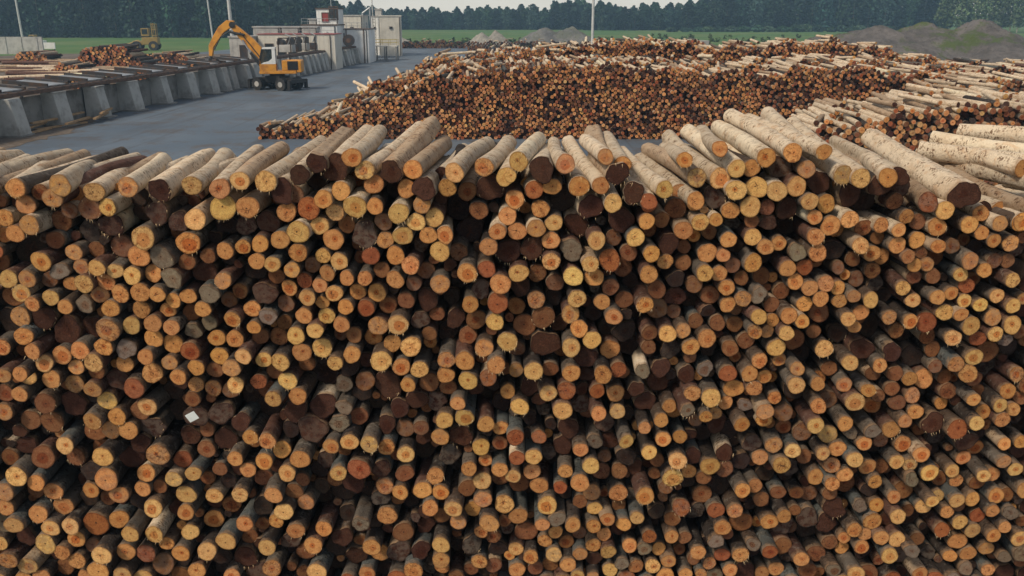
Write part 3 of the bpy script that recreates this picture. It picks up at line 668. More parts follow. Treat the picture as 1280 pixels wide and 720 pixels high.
NG = {i: neigh(i) for i in ids}
def cands(i):
    n = near[i]
    if n['top']:
        core = f"{size_w(i)} pale-barked log with {CN[n['k']]} end lying on top of front pile"
        core2 = f"{size_w(i)} pale-barked log, {CN[n['k']]} end, on top of front pile"
    else:
        core = core2 = f"{size_w(i)} {CN[n['k']]} log end in front pile"
    yield core
    yield f"{core2}, {colw(endpx[i][0])}"
    if not n['top']:
        yield f"{core}, {roww(endpx[i][1])}, {colw(endpx[i][0])}"
    short = f"{size_w(i)} {CN[n['k']]} end, {roww(endpx[i][1])} {colw(endpx[i][0])}" if not n['top'] else f"{size_w(i)} {CN[n['k']]} end on top of pile, {colw(endpx[i][0])}"
    for w, j in NG[i]:
        yield f"{short}, {w} {size_w(j)} {CN[near[j]['k']]} one"
    for a in range(len(NG[i])):
        for b in range(a + 1, len(NG[i])):
            (w, j), (w2, j2) = NG[i][a], NG[i][b]
            s = f"{short}, {w} {CN[near[j]['k']].split()[-1]}, {w2} {CN[near[j2]['k']].split()[-1]}"
            if len(s.split()) <= 16: yield s
LAB = {}
allc = {i: list(cands(i)) for i in ids}
from collections import Counter
tot = Counter(s for i in ids for s in set(allc[i]))
left = []
for i in ids:
    u = [s for s in allc[i] if tot[s] == 1 and len(s.split()) <= 16]
    if u: LAB[i] = u[0]
    else: left.append(i)
ONES = ['', 'first', 'second', 'third', 'fourth', 'fifth', 'sixth', 'seventh', 'eighth', 'ninth', 'tenth', 'eleventh', 'twelfth', 'thirteenth', 'fourteenth', 'fifteenth', 'sixteenth', 'seventeenth', 'eighteenth', 'nineteenth', 'twentieth']
def nth(k):
    return ONES[k] if k <= 20 else ('twenty-' if k < 30 else 'thirty-') + ONES[k % 10] if k % 10 else 'thirtieth'
ORD = ['leftmost', 'second from left', 'third from left', 'fourth from left', 'fifth from left', 'sixth from left', 'seventh from left', 'eighth from left', 'ninth from left', 'tenth from left', 'eleventh from left', 'twelfth from left']
gr = {}
for i in left: gr.setdefault(allc[i][2 if not near[i]['top'] else 1], []).append(i)
for s, m in gr.items():
    m.sort(key=lambda i: endpx[i][0])
    for q, i in enumerate(m): LAB[i] = f"{s.replace(' lying', '').replace('in front pile', 'of front pile')}, {ORD[min(q, 11)]}"

for i in ids:
    v, bk, q4, t3, a = pick([i])
    n = near[i]
    root = empty('log', n['f'])
    tag(root, LAB[i], 'log', 'cut logs showing in the front pile')
    o = n['f']
    nbv = 6 * 24
    me = mesh_np('bark', v[:nbv] - o, [(bk, 0, True)], [M_BARK], attrs_of({k: x[:nbv] for k, x in a.items()}))
    link('bark', me, root)
    nfc = nbv + 4 * 24 + 1      # front cap, then back cap
    def capo(lo, hi):
        return link('cut_end', mesh_np('cut_end', v[lo:hi] - o, [(f[(f[:, 0] >= lo) & (f[:, 0] < hi)] - lo, 0, False) for f in (q4, t3)], [M_CUT], attrs_of({k: x[lo:hi] for k, x in a.items()})), root)
    ce = capo(nbv, nfc); capo(nfc, len(v))
    # torn fibres hanging off some ends
    if cnt[i] > 35 and RNG.random() < 0.42:
        fb = MB()
        for _ in range(int(RNG.integers(3, 10))):
            t = RNG.uniform(-2.9, 0.1) if RNG.random() < 0.8 else RNG.uniform(0, 6.28)
            r = n['r0'] * RNG.uniform(0.9, 0.99); p = Vector((math.cos(t) * r, -0.012, math.sin(t) * r))
            l = RNG.uniform(0.01, 0.045); w = 0.003
            tip = p + Vector((RNG.normal(0, 0.012), -l * 0.5, -l))
            fb.add([p + Vector((-w, 0, 0)), p + Vector((w, 0, 0)), p + Vector((0, 0.004, 0)), tip], [(0, 1, 3), (1, 2, 3), (2, 0, 3), (0, 2, 1)])
        if 'M_FIB' not in globals(): M_FIB = flat('fibre', (0.62, 0.45, 0.26), 0.8)
        fb.build('splinters', M_FIB, ce)['kind'] = 'stuff'

rest = [i for i in range(len(near)) if i not in IND]
v, bk, q4, t3, a = pick(rest)
me = mesh_np('stacked_logs', v, [(bk, 0, True), (q4, 1, False), (t3, 1, False)], [M_BARK, M_CUT], attrs_of(a))
tag(link('stacked_logs', me), 'smaller and half hidden logs filling the gaps of the front pile', 'logs', kind='stuff')

# ------------------------------------------------------------------ stacks of the yard behind
def pack(x0, x1, top, rng, rlo, rhi):
    xs = np.arange(x0, x1, 0.04); tp = top(xs)
    rm = (rlo + rhi) / 2
    H = np.full(len(xs), rm) + rng.random(len(xs)) * 0.01
    H[tp < 0.2] = 99
    out = []; bins = {}
    while True:
        i = int(np.argmin(H + np.where(H + rm * 0.5 > tp, 50, 0)))
        if H[i] + rm * 0.5 > tp[i]: break
        r = rng.uniform(rlo, rhi); x = xs[i]
        z = r; b = int(x // 0.4)
        for k in (b - 1, b, b + 1):
            for (xi, zi, ri) in bins.get(k, ())[-9:]:
                dx = abs(x - xi)
                if dx < r + ri: z = max(z, zi + math.sqrt((r + ri) ** 2 - dx * dx))
        out.append((x, z, r)); bins.setdefault(b, []).append((x, z, r))
        lo, hi = max(0, i - int((rm + r) / 0.04)), min(len(xs), i + int((rm + r) / 0.04) + 1)
        w = xs[lo:hi]
        H[lo:hi] = np.maximum(H[lo:hi], z + np.sqrt(np.clip((rm + r) ** 2 - (w - x) ** 2, 0, None)))
    return out

def far_rows(name, rows, label, cat, seed, seg=9, rlo=0.082, rhi=0.118, L=2.6, yawbase=0.0, tone=1.0):
    rng = np.random.default_rng(seed)
    f, b, r0, cl, bc, kk = [], [], [], [], [], []
    for (Y, line, palefrac, loose) in rows:
        lx = np.array([P(a, c, Y)[0] for a, c in line]); lz = np.array([P(a, c, Y)[2] for a, c in line])
        top = lambda xs: np.interp(xs, lx, lz, left=0, right=0) + 0.16 * np.sin(xs * 1.7 + Y) + 0.10 * np.sin(xs * 4.1 + Y * 2)
        cs = pack(lx[0], lx[-1], top, rng, rlo, rhi)
        ph = rng.uniform(0, 9, 4)
        for (x, z, r) in cs:
            yaw = rng.normal(yawbase, 0.02); y = Y + rng.normal(0, 0.11)
            t = top(np.array([x]))[0]
            surf = t - z < 0.42
            # clumps of dark and light ends
            cl_ = math.sin(x * 0.9 + ph[0]) * math.sin(z * 1.6 + ph[1]) + 0.6 * math.sin(x * 2.3 + z * 1.9 + ph[2]) + rng.normal(0, 0.75)
            if cl_ > 0.35: k = rng.choice(list('yooooobr'))
            elif cl_ > -0.45: k = rng.choice(list('yoobbbod'))
            else: k = rng.choice(list('bbrodddk'))
            if k in 'dk': y += 0.15
            dl = rng.normal(0, 0.05)
            if surf and rng.random() < loose: yaw += rng.normal(0, 0.10); dl = rng.normal(0.05, 0.09)
            f.append((x, y, z)); b.append((x + math.sin(yaw) * L, y + math.cos(yaw) * L, max(z + dl, r)))
            r0.append(r * (1.15 if k == 'd' else 1)); kk.append(k)
            c = col_of(k, rng) * np.array([1.0, 0.97, 1.12]) * tone; cl.append(c)
            bc.append(bark_of(rng, 'pale' if (surf and rng.random() < palefrac) else 'mix'))
        # loose pale logs thrown across the crest
        n = int((lx[-1] - lx[0]) * palefrac * 0.9)
        for _ in range(n):
            x = rng.uniform(lx[0], lx[-1]) if rng.random() < .75 else rng.uniform(lx[0] + .3, lx[0] + 5); r = rng.uniform(0.085, 0.12); t = top(np.array([x]))[0] + rng.uniform(0.0, 0.16)
            if t < 0.4: continue
            yaw = rng.normal(0, 0.17) if rng.random() < .85 else rng.normal(0, 0.4); y = Y + rng.uniform(0, 0.5)
            if x < lx[0] + 3: yaw = abs(yaw)
            f.append((x, y, t)); b.append((x + math.sin(yaw) * L, y + math.cos(yaw) * L, t + rng.normal(0, 0.12)))
            k = rng.choice(list('yoobd')); r0.append(r); kk.append(k); cl.append(col_of(k, rng)); bc.append(bark_of(rng, 'pale'))
    f, b, r0 = np.array(f), np.array(b), np.array(r0)
    v, bk, q4, t3, a, _ = log_arrays(f, b, r0, r0 * 0.92, seg, 2, np.array(cl), np.array(bc), kk, rng)
    me = mesh_np(name, v, [(bk, 0, True), (q4, 1, False), (t3, 1, False)], [M_BARK, M_CUT], attrs_of(a))
    o = link(name, me)
    tag(o, label, cat, kind='stuff')
    return o

R1 = [(322, 158), (360, 153), (400, 150), (430, 140), (460, 128), (490, 117), (520, 104), (545, 96), (580, 92), (640, 86), (700, 80), (760, 80), (840, 85), (900, 88), (960, 90), (1000, 84), (1060, 82), (1120, 88), (1190, 99), (1230, 108)]
R2 = [(372, 150), (420, 134), (450, 118), (490, 104), (520, 92), (560, 84), (620, 82), (700, 76), (760, 75), (840, 80), (900, 82), (960, 83), (1000, 77), (1060, 75), (1110, 80), (1160, 90), (1210, 98)]
R2b = [(395, 142), (430, 126), (470, 106), (520, 84), (550, 74), (590, 76), (640, 78), (700, 73), (760, 73), (900, 78), (1000, 74), (1080, 72), (1140, 80), (1200, 88)]
R4 = [(520, 84), (545, 72), (580, 70), (620, 67), (660, 63), (700, 61), (742, 58), (747, 52), (800, 52), (860, 54), (900, 59), (960, 57), (1000, 52), (1060, 54), (1100, 61), (1150, 72), (1210, 80), (1300, 84)]
R5 = [(590, 72), (640, 62), (700, 58), (740, 54), (760, 50), (850, 50), (900, 56), (980, 52), (1040, 51), (1090, 57), (1140, 69), (1200, 77), (1300, 82)]
far_rows('log_stack', [(54, R1, 0.65, 0.5), (57.4, R2, 0.8, 0.5), (60.8, R2b, 0.6, 0.5), (68, R4, 0.8, 0.5), (71.5, R5, 0.8, 0.5)],
         'huge wide stack of cut logs in several rows behind the front pile', 'log stack', 21)
far_rows('log_stack', [(37, [(1010, 172), (1030, 160), (1060, 150), (1100, 146), (1130, 140), (1160, 132), (1200, 130), (1280, 132), (1400, 134), (1500, 140)], 0.9, 0.8),
                       (40.2, [(1006, 158), (1050, 143), (1090, 138), (1140, 130), (1190, 122), (1280, 124), (1420, 128)], 1.0, 0.7),
                       (43.4, [(1010, 150), (1050, 136), (1100, 130), (1150, 124), (1200, 116), (1280, 118), (1420, 120)], 1.0, 0.6)],
         'nearer log stack on the right with long pale logs on its crest', 'log stack', 22, seg=10, yawbase=0.0, rlo=0.095, rhi=0.135)
far_rows('log_stack', [(50, [(1120, 124), (1150, 118), (1180, 110), (1210, 102), (1260, 99), (1340, 100), (1420, 102)], 0.8, 0.5),
                       (63, [(1120, 98), (1170, 88), (1230, 86), (1300, 84), (1400, 86)], 0.8, 0.5)],
         'low log stack at the right edge beyond the nearer right stack', 'log stack', 23)
far_rows('log_stack', [(205, [(478, 53), (520, 51), (560, 51.5), (600, 52), (660, 51), (700, 52), (760, 53)], 0.3, 0.2)],
         'long low dark row of logs along the far edge of the yard', 'log stack', 24, seg=6, rlo=0.2, rhi=0.28, L=3.5, tone=0.3)
far_rows('log_stack', [(150, [(582, 61.5), (590, 57.5), (600, 56), (610, 57), (620, 61.5)], 0.1, 0.3)],
         'small brown heap of logs alone on the far yard', 'log stack', 25, seg=6, rlo=0.14, rhi=0.2, tone=0.4)
far_rows('log_stack', [(100, [(88, 88), (94, 74), (104, 63), (118, 57), (138, 56), (155, 60), (168, 70), (180, 78)], 0.2, 0.5)],
         'rounded heap of brown log ends on the left', 'log stack', 26, seg=7, rlo=0.12, rhi=0.19, L=4)
far_rows('log_stack', [(104, [(14, 77), (24, 68), (36, 62), (50, 65), (60, 74), (66, 80)], 0.2, 0.5)],
         'smaller heap of brown log ends at the left edge below the lamp post', 'log stack', 27, seg=7, rlo=0.12, rhi=0.19, L=4)

far_rows('log_stack', [(92, [(60, 88), (75, 81), (92, 79), (104, 83), (112, 90)], 0.3, 0.6)],
         'low tangled heap of brown logs in the middle of the left deck', 'log stack', 28, seg=7, rlo=0.12, rhi=0.19, L=4)
far_rows('log_stack', [(125, [(170, 76), (185, 69), (205, 66), (228, 67), (240, 73)], 0.5, 0.6)],
         'low heap of pale and brown logs right of the rounded heap', 'log stack', 29, seg=7, rlo=0.12, rhi=0.19, L=5)
# long pale logs lying loose on the left storage deck, each a thing
rg = np.random.default_rng(5)
LL = []
for q in range(39):
    px = rg.uniform(-20, 150); py = rg.uniform(72, 100) if px < 95 else rg.uniform(84, 94)
    Y = 82 + (100 - py) * 0.9
    c = P(px, py, Y); c[2] = max(c[2], 0.2); c[2] = min(c[2], 2.2)
    yaw = rg.normal(math.pi / 2 - 0.15, 0.18); L = rg.uniform(3.5, 6)
    d = np.array([math.sin(yaw), math.cos(yaw), rg.normal(0, 0.01)]) * L / 2
    k = rg.choice(list('yob'))
    rr = rg.uniform(0.14, 0.2)
    v, bk, q4, t3, a, _ = log_arrays(np.array([c - d]), np.array([c + d]), np.array([rr]), np.array([rr * 0.85]), 10, 3, np.array([col_of(k, rg)]), np.array([bark_of(rg, rg.choice(['pale', 'tan', 'red']))]), [k], rg)
    v = v - c
    o = link('long_log', mesh_np('long_log', v, [(bk, 0, True), (q4, 1, False), (t3, 1, False)], [M_BARK, M_CUT], attrs_of(a)))
    o.location = c
    LL.append((c[0], o))
    tag(o, None, 'log', 'long logs loose on the left deck')

MUD = []
for q in range(16):
    px, py = rg.uniform(1110, 1285), rg.uniform(59, 77)
    c = G(px, py, 0.25); yaw = rg.normal(math.pi / 2 - .5, 0.35); L = rg.uniform(4, 8); rr = rg.uniform(.14, .24)
    d = np.array([math.sin(yaw), math.cos(yaw), 0]) * L / 2; k = rg.choice(list('ybd'))
    v, bk, q4, t3, a, _ = log_arrays(np.array([-d]), np.array([d]), np.array([rr]), np.array([rr * 0.8]), 8, 3, np.array([col_of(k, rg)]), np.array([bark_of(rg, rg.choice(['pale', 'tan', 'brown']))]), [k], rg)
    o = link('fallen_log', mesh_np('fallen_log', v, [(bk, 0, True), (q4, 1, False), (t3, 1, False)], [M_BARK, M_CUT], attrs_of(a))); o.location = c
    tag(o, None, 'log', 'stray logs on the mud by the earth mound'); MUD.append((px, o))
for q, (_, o) in enumerate(sorted(MUD, key=lambda t: t[0])): o['label'] = f"stray log on the mud before the earth mound, {nth(q + 1)} from the left"
for q, (_, o) in enumerate(sorted(LL, key=lambda t: t[0])): o['label'] = f"long loose log on the left storage deck, {nth(q + 1)} from the left"

# ------------------------------------------------------------------ ground
def ground_mat():
    m, nt, b = new_mat('meadow', 0.95); n = NB(nt)
    g = n.n('ShaderNodeNewGeometry'); v = g.outputs['Position']
    c = n.mix(n.step(n.noise(v, 0.035, 5, 0.6), 0.4, 0.62), (0.070, 0.150, 0.040), (0.120, 0.175, 0.055))
    c = n.mix(n.math('MULTIPLY', n.step(n.noise(v, 0.12, 6, 0.7), 0.5, 0.7), 0.6), c, (0.045, 0.082, 0.028))
    n.link(c, b.inputs['Base Color']); n.bump(n.noise(v, 1.5, 5, 0.7), 0.8, 0.3, b)
    return m

def asphalt_mat():
    m, nt, b = new_mat('asphalt', 0.62); n = NB(nt)
    g = n.n('ShaderNodeNewGeometry'); v = g.outputs['Position']
    c = n.mix(n.step(n.noise(v, 0.09, 5, 0.6), 0.35, 0.7), (0.078, 0.108, 0.145), (0.125, 0.155, 0.190))
    mp = n.n('ShaderNodeMapping'); mp.inputs['Scale'].default_value = (0.9, 0.06, 1); mp.inputs['Rotation'].default_value = (0, 0, -0.15); n.link(v, mp.inputs['Vector'])
    c = n.mix(n.math('MULTIPLY', n.step(n.noise(mp.outputs[0], 0.5, 4, 0.6), 0.5, 0.72), 0.5), c, (0.060, 0.066, 0.075))
    c = n.mix(n.math('MULTIPLY', n.step(n.noise(v, 0.30, 9, 0.85), 0.50, 0.60), 0.70), c, (0.085, 0.062, 0.045))
    mp2 = n.n('ShaderNodeMapping'); mp2.inputs['Scale'].default_value = (1.4, 0.035, 1); mp2.inputs['Rotation'].default_value = (0, 0, 0.22); n.link(v, mp2.inputs['Vector'])
    c = n.mix(n.math('MULTIPLY', n.step(n.noise(mp2.outputs[0], 1.3, 5, 0.7), 0.55, 0.66), 0.55), c, (0.052, 0.055, 0.062))
    c = n.mix(n.math('MULTIPLY', n.step(n.noise(v, 0.16, 3, 0.6), 0.56, 0.60), 0.35), c, (0.062, 0.072, 0.088))   # bark litter
    c = n.mix(n.math('MULTIPLY', n.step(n.noise(v, 18.0, 2, 0.6), 0.6, 0.75), 0.4), c, (0.16, 0.15, 0.14))
    n.link(c, b.inputs['Base Color']); n.bump(n.noise(v, 30, 3), 0.3, 0.01, b)
    b.inputs['Specular IOR Level'].default_value = 0.35
    return m

def dirt_mat():
    m, nt, b = new_mat('bark_litter', 0.95); n = NB(nt)
    g = n.n('ShaderNodeNewGeometry'); v = g.outputs['Position']
    c = n.mix(n.step(n.noise(v, 0.25, 6, 0.7), 0.35, 0.65), (0.10, 0.075, 0.055), (0.17, 0.14, 0.115))
    c = n.mix(n.step(n.noise(v, 2.5, 5, 0.7), 0.52, 0.68), c, (0.055, 0.035, 0.025))
    n.link(c, b.inputs['Base Color']); n.bump(n.noise(v, 5, 5, 0.7), 0.8, 0.08, b)
    return m

def sheet(name, poly, z, mat):
    me = bpy.data.meshes.new(name)
    me.from_pydata([(x, y, z) for x, y in poly], [], [tuple(range(len(poly)))])
    me.materials.append(mat); o = link(name, me); o['kind'] = 'structure'; return o

# meadow: one sheet to the horizon with gentle relief far away
N = 120
us = np.linspace(-1, 1, N); gxx = np.sign(us) * (np.abs(us) ** 2.2) * 2600
gyy = np.sign(us) * (np.abs(us) ** 2.2) * 2600 + 100
XX, YY = np.meshgrid(gxx, gyy)
ZZ = np.zeros_like(XX)
far_ = np.clip((np.hypot(XX, YY) - 700) / 900, 0, 1)
ZZ += far_ * (3 * np.sin(XX / 310) + 2 * np.sin(YY / 270 + 1))
vs = np.stack([XX, YY, ZZ], -1).reshape(-1, 3)
i = np.arange(N * N).reshape(N, N)
fs = np.stack([i[:-1, :-1], i[:-1, 1:], i[1:, 1:], i[1:, :-1]], -1).reshape(-1, 4)
M_MEADOW, M_ASPH, M_DIRT = ground_mat(), asphalt_mat(), dirt_mat()
o = link('ground', mesh_np('ground', vs, [(fs, 0, True)], [M_MEADOW])); o['kind'] = 'structure'
sheet('yard_pavement', [(-60, -60), (70, -60), (75, 120), (60, 175), (30, 214), (-60, 216), (-68, 120)], 0.02, M_ASPH)
# litter strip: irregular edges, under the storage deck on the left and under the mound on the right
def blob(name, pts, z, mat, seed):
    rn = random.Random(seed); out = []
    for k in range(len(pts)):
        a, b = Vector(pts[k]), Vector(pts[(k + 1) % len(pts)])
        for q in range(10):
            p = a.lerp(b, q / 10); out.append((p.x + rn.uniform(-.5, .5), p.y + rn.uniform(-.9, .9)))
    return sheet(name, out, z, mat)
blob('litter_ground', [(-58, 44), (-29, 44), (-28.5, 57), (-30.2, 64), (-31, 70), (-29.5, 90), (-26.5, 130), (-26.5, 176), (-90, 176), (-120, 90)], 0.035, M_DIRT, 3)
blob('mud_ground', [(34, 84), (60, 84), (140, 110), (170, 190), (120, 215), (50, 215), (30, 150)], 0.04, M_DIRT, 4)

# ------------------------------------------------------------------ mounds
def mound(name, pos, rx, ry, h, mat, label, cat, seed, ridge=None, n=60, pw=1.25):
    rn = np.random.default_rng(seed)
    u = np.linspace(-1, 1, n); UX, UY = np.meshgrid(u, u)
    if ridge is None: prof = np.clip(1 - np.hypot(UX, UY), 0, 1) ** pw
    else:
        prof = np.zeros_like(UX)
        for (cx_, cy_, sx, sy, hh) in ridge:
            prof = np.maximum(prof, hh * np.clip(1 - np.hypot((UX - cx_) / sx, (UY - cy_) / sy), 0, 1) ** pw)
    Z = prof * h
    for fq, am in ((2.3, .10), (5.1, .06), (11.3, .035), (23.7, .02)):
        a, b = rn.uniform(0, 6, 2); Z += (prof > 0.02) * h * am * np.sin(UX * fq * 2 + a + UY * 1.3) * np.sin(UY * fq * 2 + b - UX) * np.clip(prof * 3, 0, 1)
    Z += (prof > 0.02) * rn.normal(0, 0.012 * h, Z.shape) * np.clip(prof * 4, 0, 1)
    Z -= 0.05
    v = np.stack([UX * rx, UY * ry, Z], -1).reshape(-1, 3); i = np.arange(n * n).reshape(n, n)
    f = np.stack([i[:-1, :-1], i[:-1, 1:], i[1:, 1:], i[1:, :-1]], -1).reshape(-1, 4)
    o = link(name, mesh_np(name, v, [(f, 0, True)], [mat])); o.location = pos
    return tag(o, label, cat)

def mound_mat(name, a, b, green=0.0):
    m, nt, bs = new_mat(name, 0.95); n = NB(nt)
    g = n.n('ShaderNodeNewGeometry'); v = g.outputs['Position']
    c = n.mix(n.step(n.noise(v, 0.22, 7, 0.7), 0.36, 0.64), a, b)
    c = n.mix(n.math('MULTIPLY', n.step(n.noise(v, 1.6, 6, 0.75), 0.5, 0.68), 0.6), c, tuple(x * 0.5 for x in a))
    if green:
        c = n.mix(n.math('MULTIPLY', n.step(n.noise(v, 0.16, 7, 0.75), 0.49, 0.60), green), c, (0.09, 0.12, 0.035))
    n.link(c, bs.inputs['Base Color']); n.bump(n.noise(v, 2.2, 6, 0.75), 1.0, 0.5, bs)
    return m
M_SAND = mound_mat('sand', (0.30, 0.28, 0.245), (0.40, 0.37, 0.325))
M_GREYG = mound_mat('gravel', (0.15, 0.15, 0.15), (0.22, 0.21, 0.2), 0.3)
M_SOIL = mound_mat('soil', (0.105, 0.095, 0.09), (0.20, 0.18, 0.17), 0.95)
mound('earth_mound', (70, 160, 0), 27, 18, 6.2, M_SOIL, 'broad grey brown earth mound with weeds behind the stacks on the right', 'earth mound', 1,
      ridge=[(-0.55, 0, .45, .8, .55), (-0.22, 0, .5, .9, .92), (0.1, 0.1, .45, .8, .95), (0.42, 0, .42, .9, .97), (.75, -.2, .3, .6, .3)], n=110, pw=0.8)
mound('gravel_mound', (-7.5, 225, 0), 5.4, 4.0, 3.0, M_SAND, 'left of two pale gravel cones on the far meadow', 'gravel heap', 2)
mound('gravel_mound', (-4.2, 228, 0), 5.4, 4.0, 3.4, M_SAND, 'right of two pale gravel cones on the far meadow', 'gravel heap', 3)
mound('gravel_mound', (-27.5, 222, 0), 5.5, 4.0, 2.3, M_SAND, 'low pale gravel heap beside the tall white box building', 'gravel heap', 4)
mound('gravel_mound', (11.5, 235, 0), 12.5, 6.0, 4.4, M_GREYG, 'wide dark grey gravel heap on the far meadow near the slender pole', 'gravel heap', 5, ridge=[(-.3, 0, .6, .9, .9), (.3, 0, .6, .9, 1.0)], pw=0.8)

# ------------------------------------------------------------------ forest
M_LEAF = mat_attr('foliage'); M_TRUNK = flat('trunk_bark', (0.13, 0.10, 0.075), 0.9, var=0.3)
M_PALETRUNK = flat('pale_trunk_bark', (0.30, 0.27, 0.22), 0.9, var=0.3)

def crown_quads(c, h, w, n, size, rng, shape, base):
    """n leaf clumps through a crown of height h (bottom at c.z), width w; returns verts (n,4,3), colours (n,3)"""
    t = rng.random(n) ** 0.9
    if shape == 'cone': rad = (1 - t) ** 0.8
    elif shape == 'round': rad = np.sqrt(np.clip(1 - (2 * t - 1) ** 2, 0, 1))
    else: rad = np.clip(np.sin(np.pi * np.clip(t * 1.05, 0, 1)) ** 0.6, 0.15, 1)
    rad = np.maximum(rad, np.where(t < 0.3, 0.75, 0.0))
    # lobes
    nl = 9; la = rng.uniform(0, 6.28, nl); lt = rng.random(nl); lr = rng.uniform(.3, 1, nl)
    a = rng.uniform(0, 6.28, n)
    lob = np.zeros(n)
    for k in range(nl): lob = np.maximum(lob, np.exp(-((t - lt[k]) / 0.16) ** 2 - (np.angle(np.exp(1j * (a - la[k]))) / 1.0) ** 2) * lr[k])
    rr = rad * (0.45 + 0.6 * lob) * np.sqrt(rng.random(n)) * w / 2 * 1.25
    p = np.stack([c[0] + np.cos(a) * rr, c[1] + np.sin(a) * rr, c[2] + t * h], 1)
    s = size * rng.uniform(.5, 1.4, n)
    u = rng.normal(0, 1, (n, 3)); u /= np.linalg.norm(u, axis=1, keepdims=True)
    w_ = np.cross(u, rng.normal(0, 1, (n, 3))); w_ /= np.linalg.norm(w_, axis=1, keepdims=True)
    u = u * s[:, None]; w_ = w_ * s[:, None] * 0.8
    q = np.stack([p - u - w_ * .4, p + u * .4 - w_, p + u + w_ * .4, p - u * .3 + w_], 1)
    col = np.array(base)[None] * rng.uniform(.6, 1.45, (n, 1)) * rng.uniform(.9, 1.1, (n, 3))
    return q, col

def leaves_mesh(name, Q, Cc):
    Q = np.concatenate(Q); Cc = np.concatenate(Cc)
    n = len(Q); f = np.arange(n * 4).reshape(n, 4)
    c4 = np.concatenate([np.repeat(Cc, 4, 0), np.ones((n * 4, 1))], 1)
    return mesh_np(name, Q.reshape(-1, 3), [(f, 0, False)], [M_LEAF], {'col': ('FLOAT_COLOR', c4)})

rg = np.random.default_rng(31)
Q, Cc = [], []; TR = MB()
def forest_tree(x, y, h, w, base, shape, n=260, size=0.9, cb=0.0):
    q, c = crown_quads((x, y, h * cb), h * (1 - cb), w, n, size, rg, shape, base); Q.append(q); Cc.append(c)
    TR.tube((x, y, 0), (x, y, h * 0.8), 0.22, 0.08, seg=5, cap=False)
DK = (0.020, 0.046, 0.032); MD = (0.036, 0.072, 0.040); LT = (0.075, 0.115, 0.045)
def band(px0, px1, Yf, hts, rows, step, base, wmul=1.0):
    for r in range(rows):
        Y = Yf + r * step * 1.1
        x0, x1 = (px0 - 640) / F * Y * 0.96, (px1 - 640) / F * Y * 0.96
        x = x0
        while x < x1:
            t = (x - x0) / (x1 - x0)
            h = np.interp(t, [a for a, _ in hts], [b for _, b in hts]) * rg.uniform(.80, 1.14) * (0.92 + 0.04 * r)
            forest_tree(x, Y + rg.normal(0, 1.5), h, step * 1.5 * wmul * rg.uniform(.8, 1.3), np.array(base) * rg.uniform(.5, 1.9) * np.array([rg.uniform(.8, 1.3), 1, rg.uniform(.8, 1.2)]), rg.choice(['round', 'oval', 'oval']), size=0.012 * h + 0.35, n=800)
            x += step * rg.uniform(.75, 1.25)
band(-260, 430, 300, [(0, 21), (.7, 21), (.85, 15), (.94, 13), (1, 12)], 4, 6.0, DK)
band(405, 770, 455, [(0, 12), (.12, 12.3), (.2, 9.6), (.5, 9.8), (.7, 11), (.85, 12.5), (1, 10.5)], 4, 5.0, DK)
band(590, 745, 480, [(0, 10), (.35, 12.5), (.6, 11.5), (.9, 14.5), (1, 12)], 2, 6.0, MD)
band(735, 900, 440, [(0, 11), (.15, 13), (.3, 10.5), (.6, 12.5), (.8, 10.5), (1, 14)], 4, 5.5, DK)
band(860, 1185, 420, [(0, 13), (.12, 17), (.3, 21), (.9, 21), (1, 15)], 5, 6.5, DK)
band(840, 1120, 400, [(0, 2), (.5, 3), (1, 2.5)], 1, 5, MD)
forest = link('forest', leaves_mesh('forest', Q, Cc)); tag(forest, 'dark forest edge running behind the meadow', 'forest', kind='stuff')
tk = TR.build('forest_trunks', M_TRUNK, forest); tk.name = 'trunk'; tk['kind'] = 'stuff'
# pale loose trees at the far right, each a tree of its own
for k, (px, h) in enumerate([(1176, 16), (1186, 17.5), (1197, 19), (1206, 16), (1214, 20), (1224, 17), (1233, 18), (1243, 19.5), (1252, 18), (1262, 20), (1271, 19), (1282, 21), (1296, 19), (1310, 20)]):
    Y = 380 + (k * 37 % 23)
    x = (px - 640) / F * Y * 0.96
    root = empty('pine_tree', (x, Y, 0))
    q1, c1 = crown_quads((0, 0, h * .12), h * .88, 6.5, 900, 0.55, rg, 'oval', np.array((0.10, 0.145, 0.07)) * rg.uniform(.75, 1.2))
    link('crown', leaves_mesh('crown', [q1], [c1]), root)
    tb = MB(); tb.tube((0, 0, 0), (rg.normal(0, .3), 0, h * .93), 0.26, 0.06, seg=7)
    for _ in range(7):
        z = rg.uniform(.4, .85) * h; a = rg.uniform(0, 6.28)
        tb.tube((0, 0, z), (math.cos(a) * 2.4, math.sin(a) * 2.4, z + 1.2), 0.07, 0.02, seg=5)
    tb.build('trunk', M_PALETRUNK, root)
    tag(root, f"{ORD[k]} of the tall loose pale green trees at the right edge" if k < 12 else ('tall loose pale green tree just past the right edge' if k == 12 else 'last tall pale green tree beyond the right edge'), 'tree', 'pale loose trees at the right edge')
# low scrub on the meadow in front of the wood, on the left and behind the stacks
q, c = [], []
for _ in range(420):
    if rg.random() < .5: x, y = rg.uniform(40, 150), rg.uniform(170, 300)
    else: x, y = rg.uniform(-40, 60), rg.uniform(216, 262)
    if rg.random() < .35: x, y = rg.uniform(42, 108), rg.uniform(150, 168)
    z = 0
    a, b_ = crown_quads((x, y, z), rg.uniform(.4, 1.3), rg.uniform(1, 3), 22, 0.3, rg, 'round', np.array((0.055, 0.085, 0.03)) * rg.uniform(.5, 1.5)); q.append(a); c.append(b_)
tag(link('scrub', leaves_mesh('scrub', q, c)), 'low scrub and tall weeds growing on the meadow', 'scrub', kind='stuff')

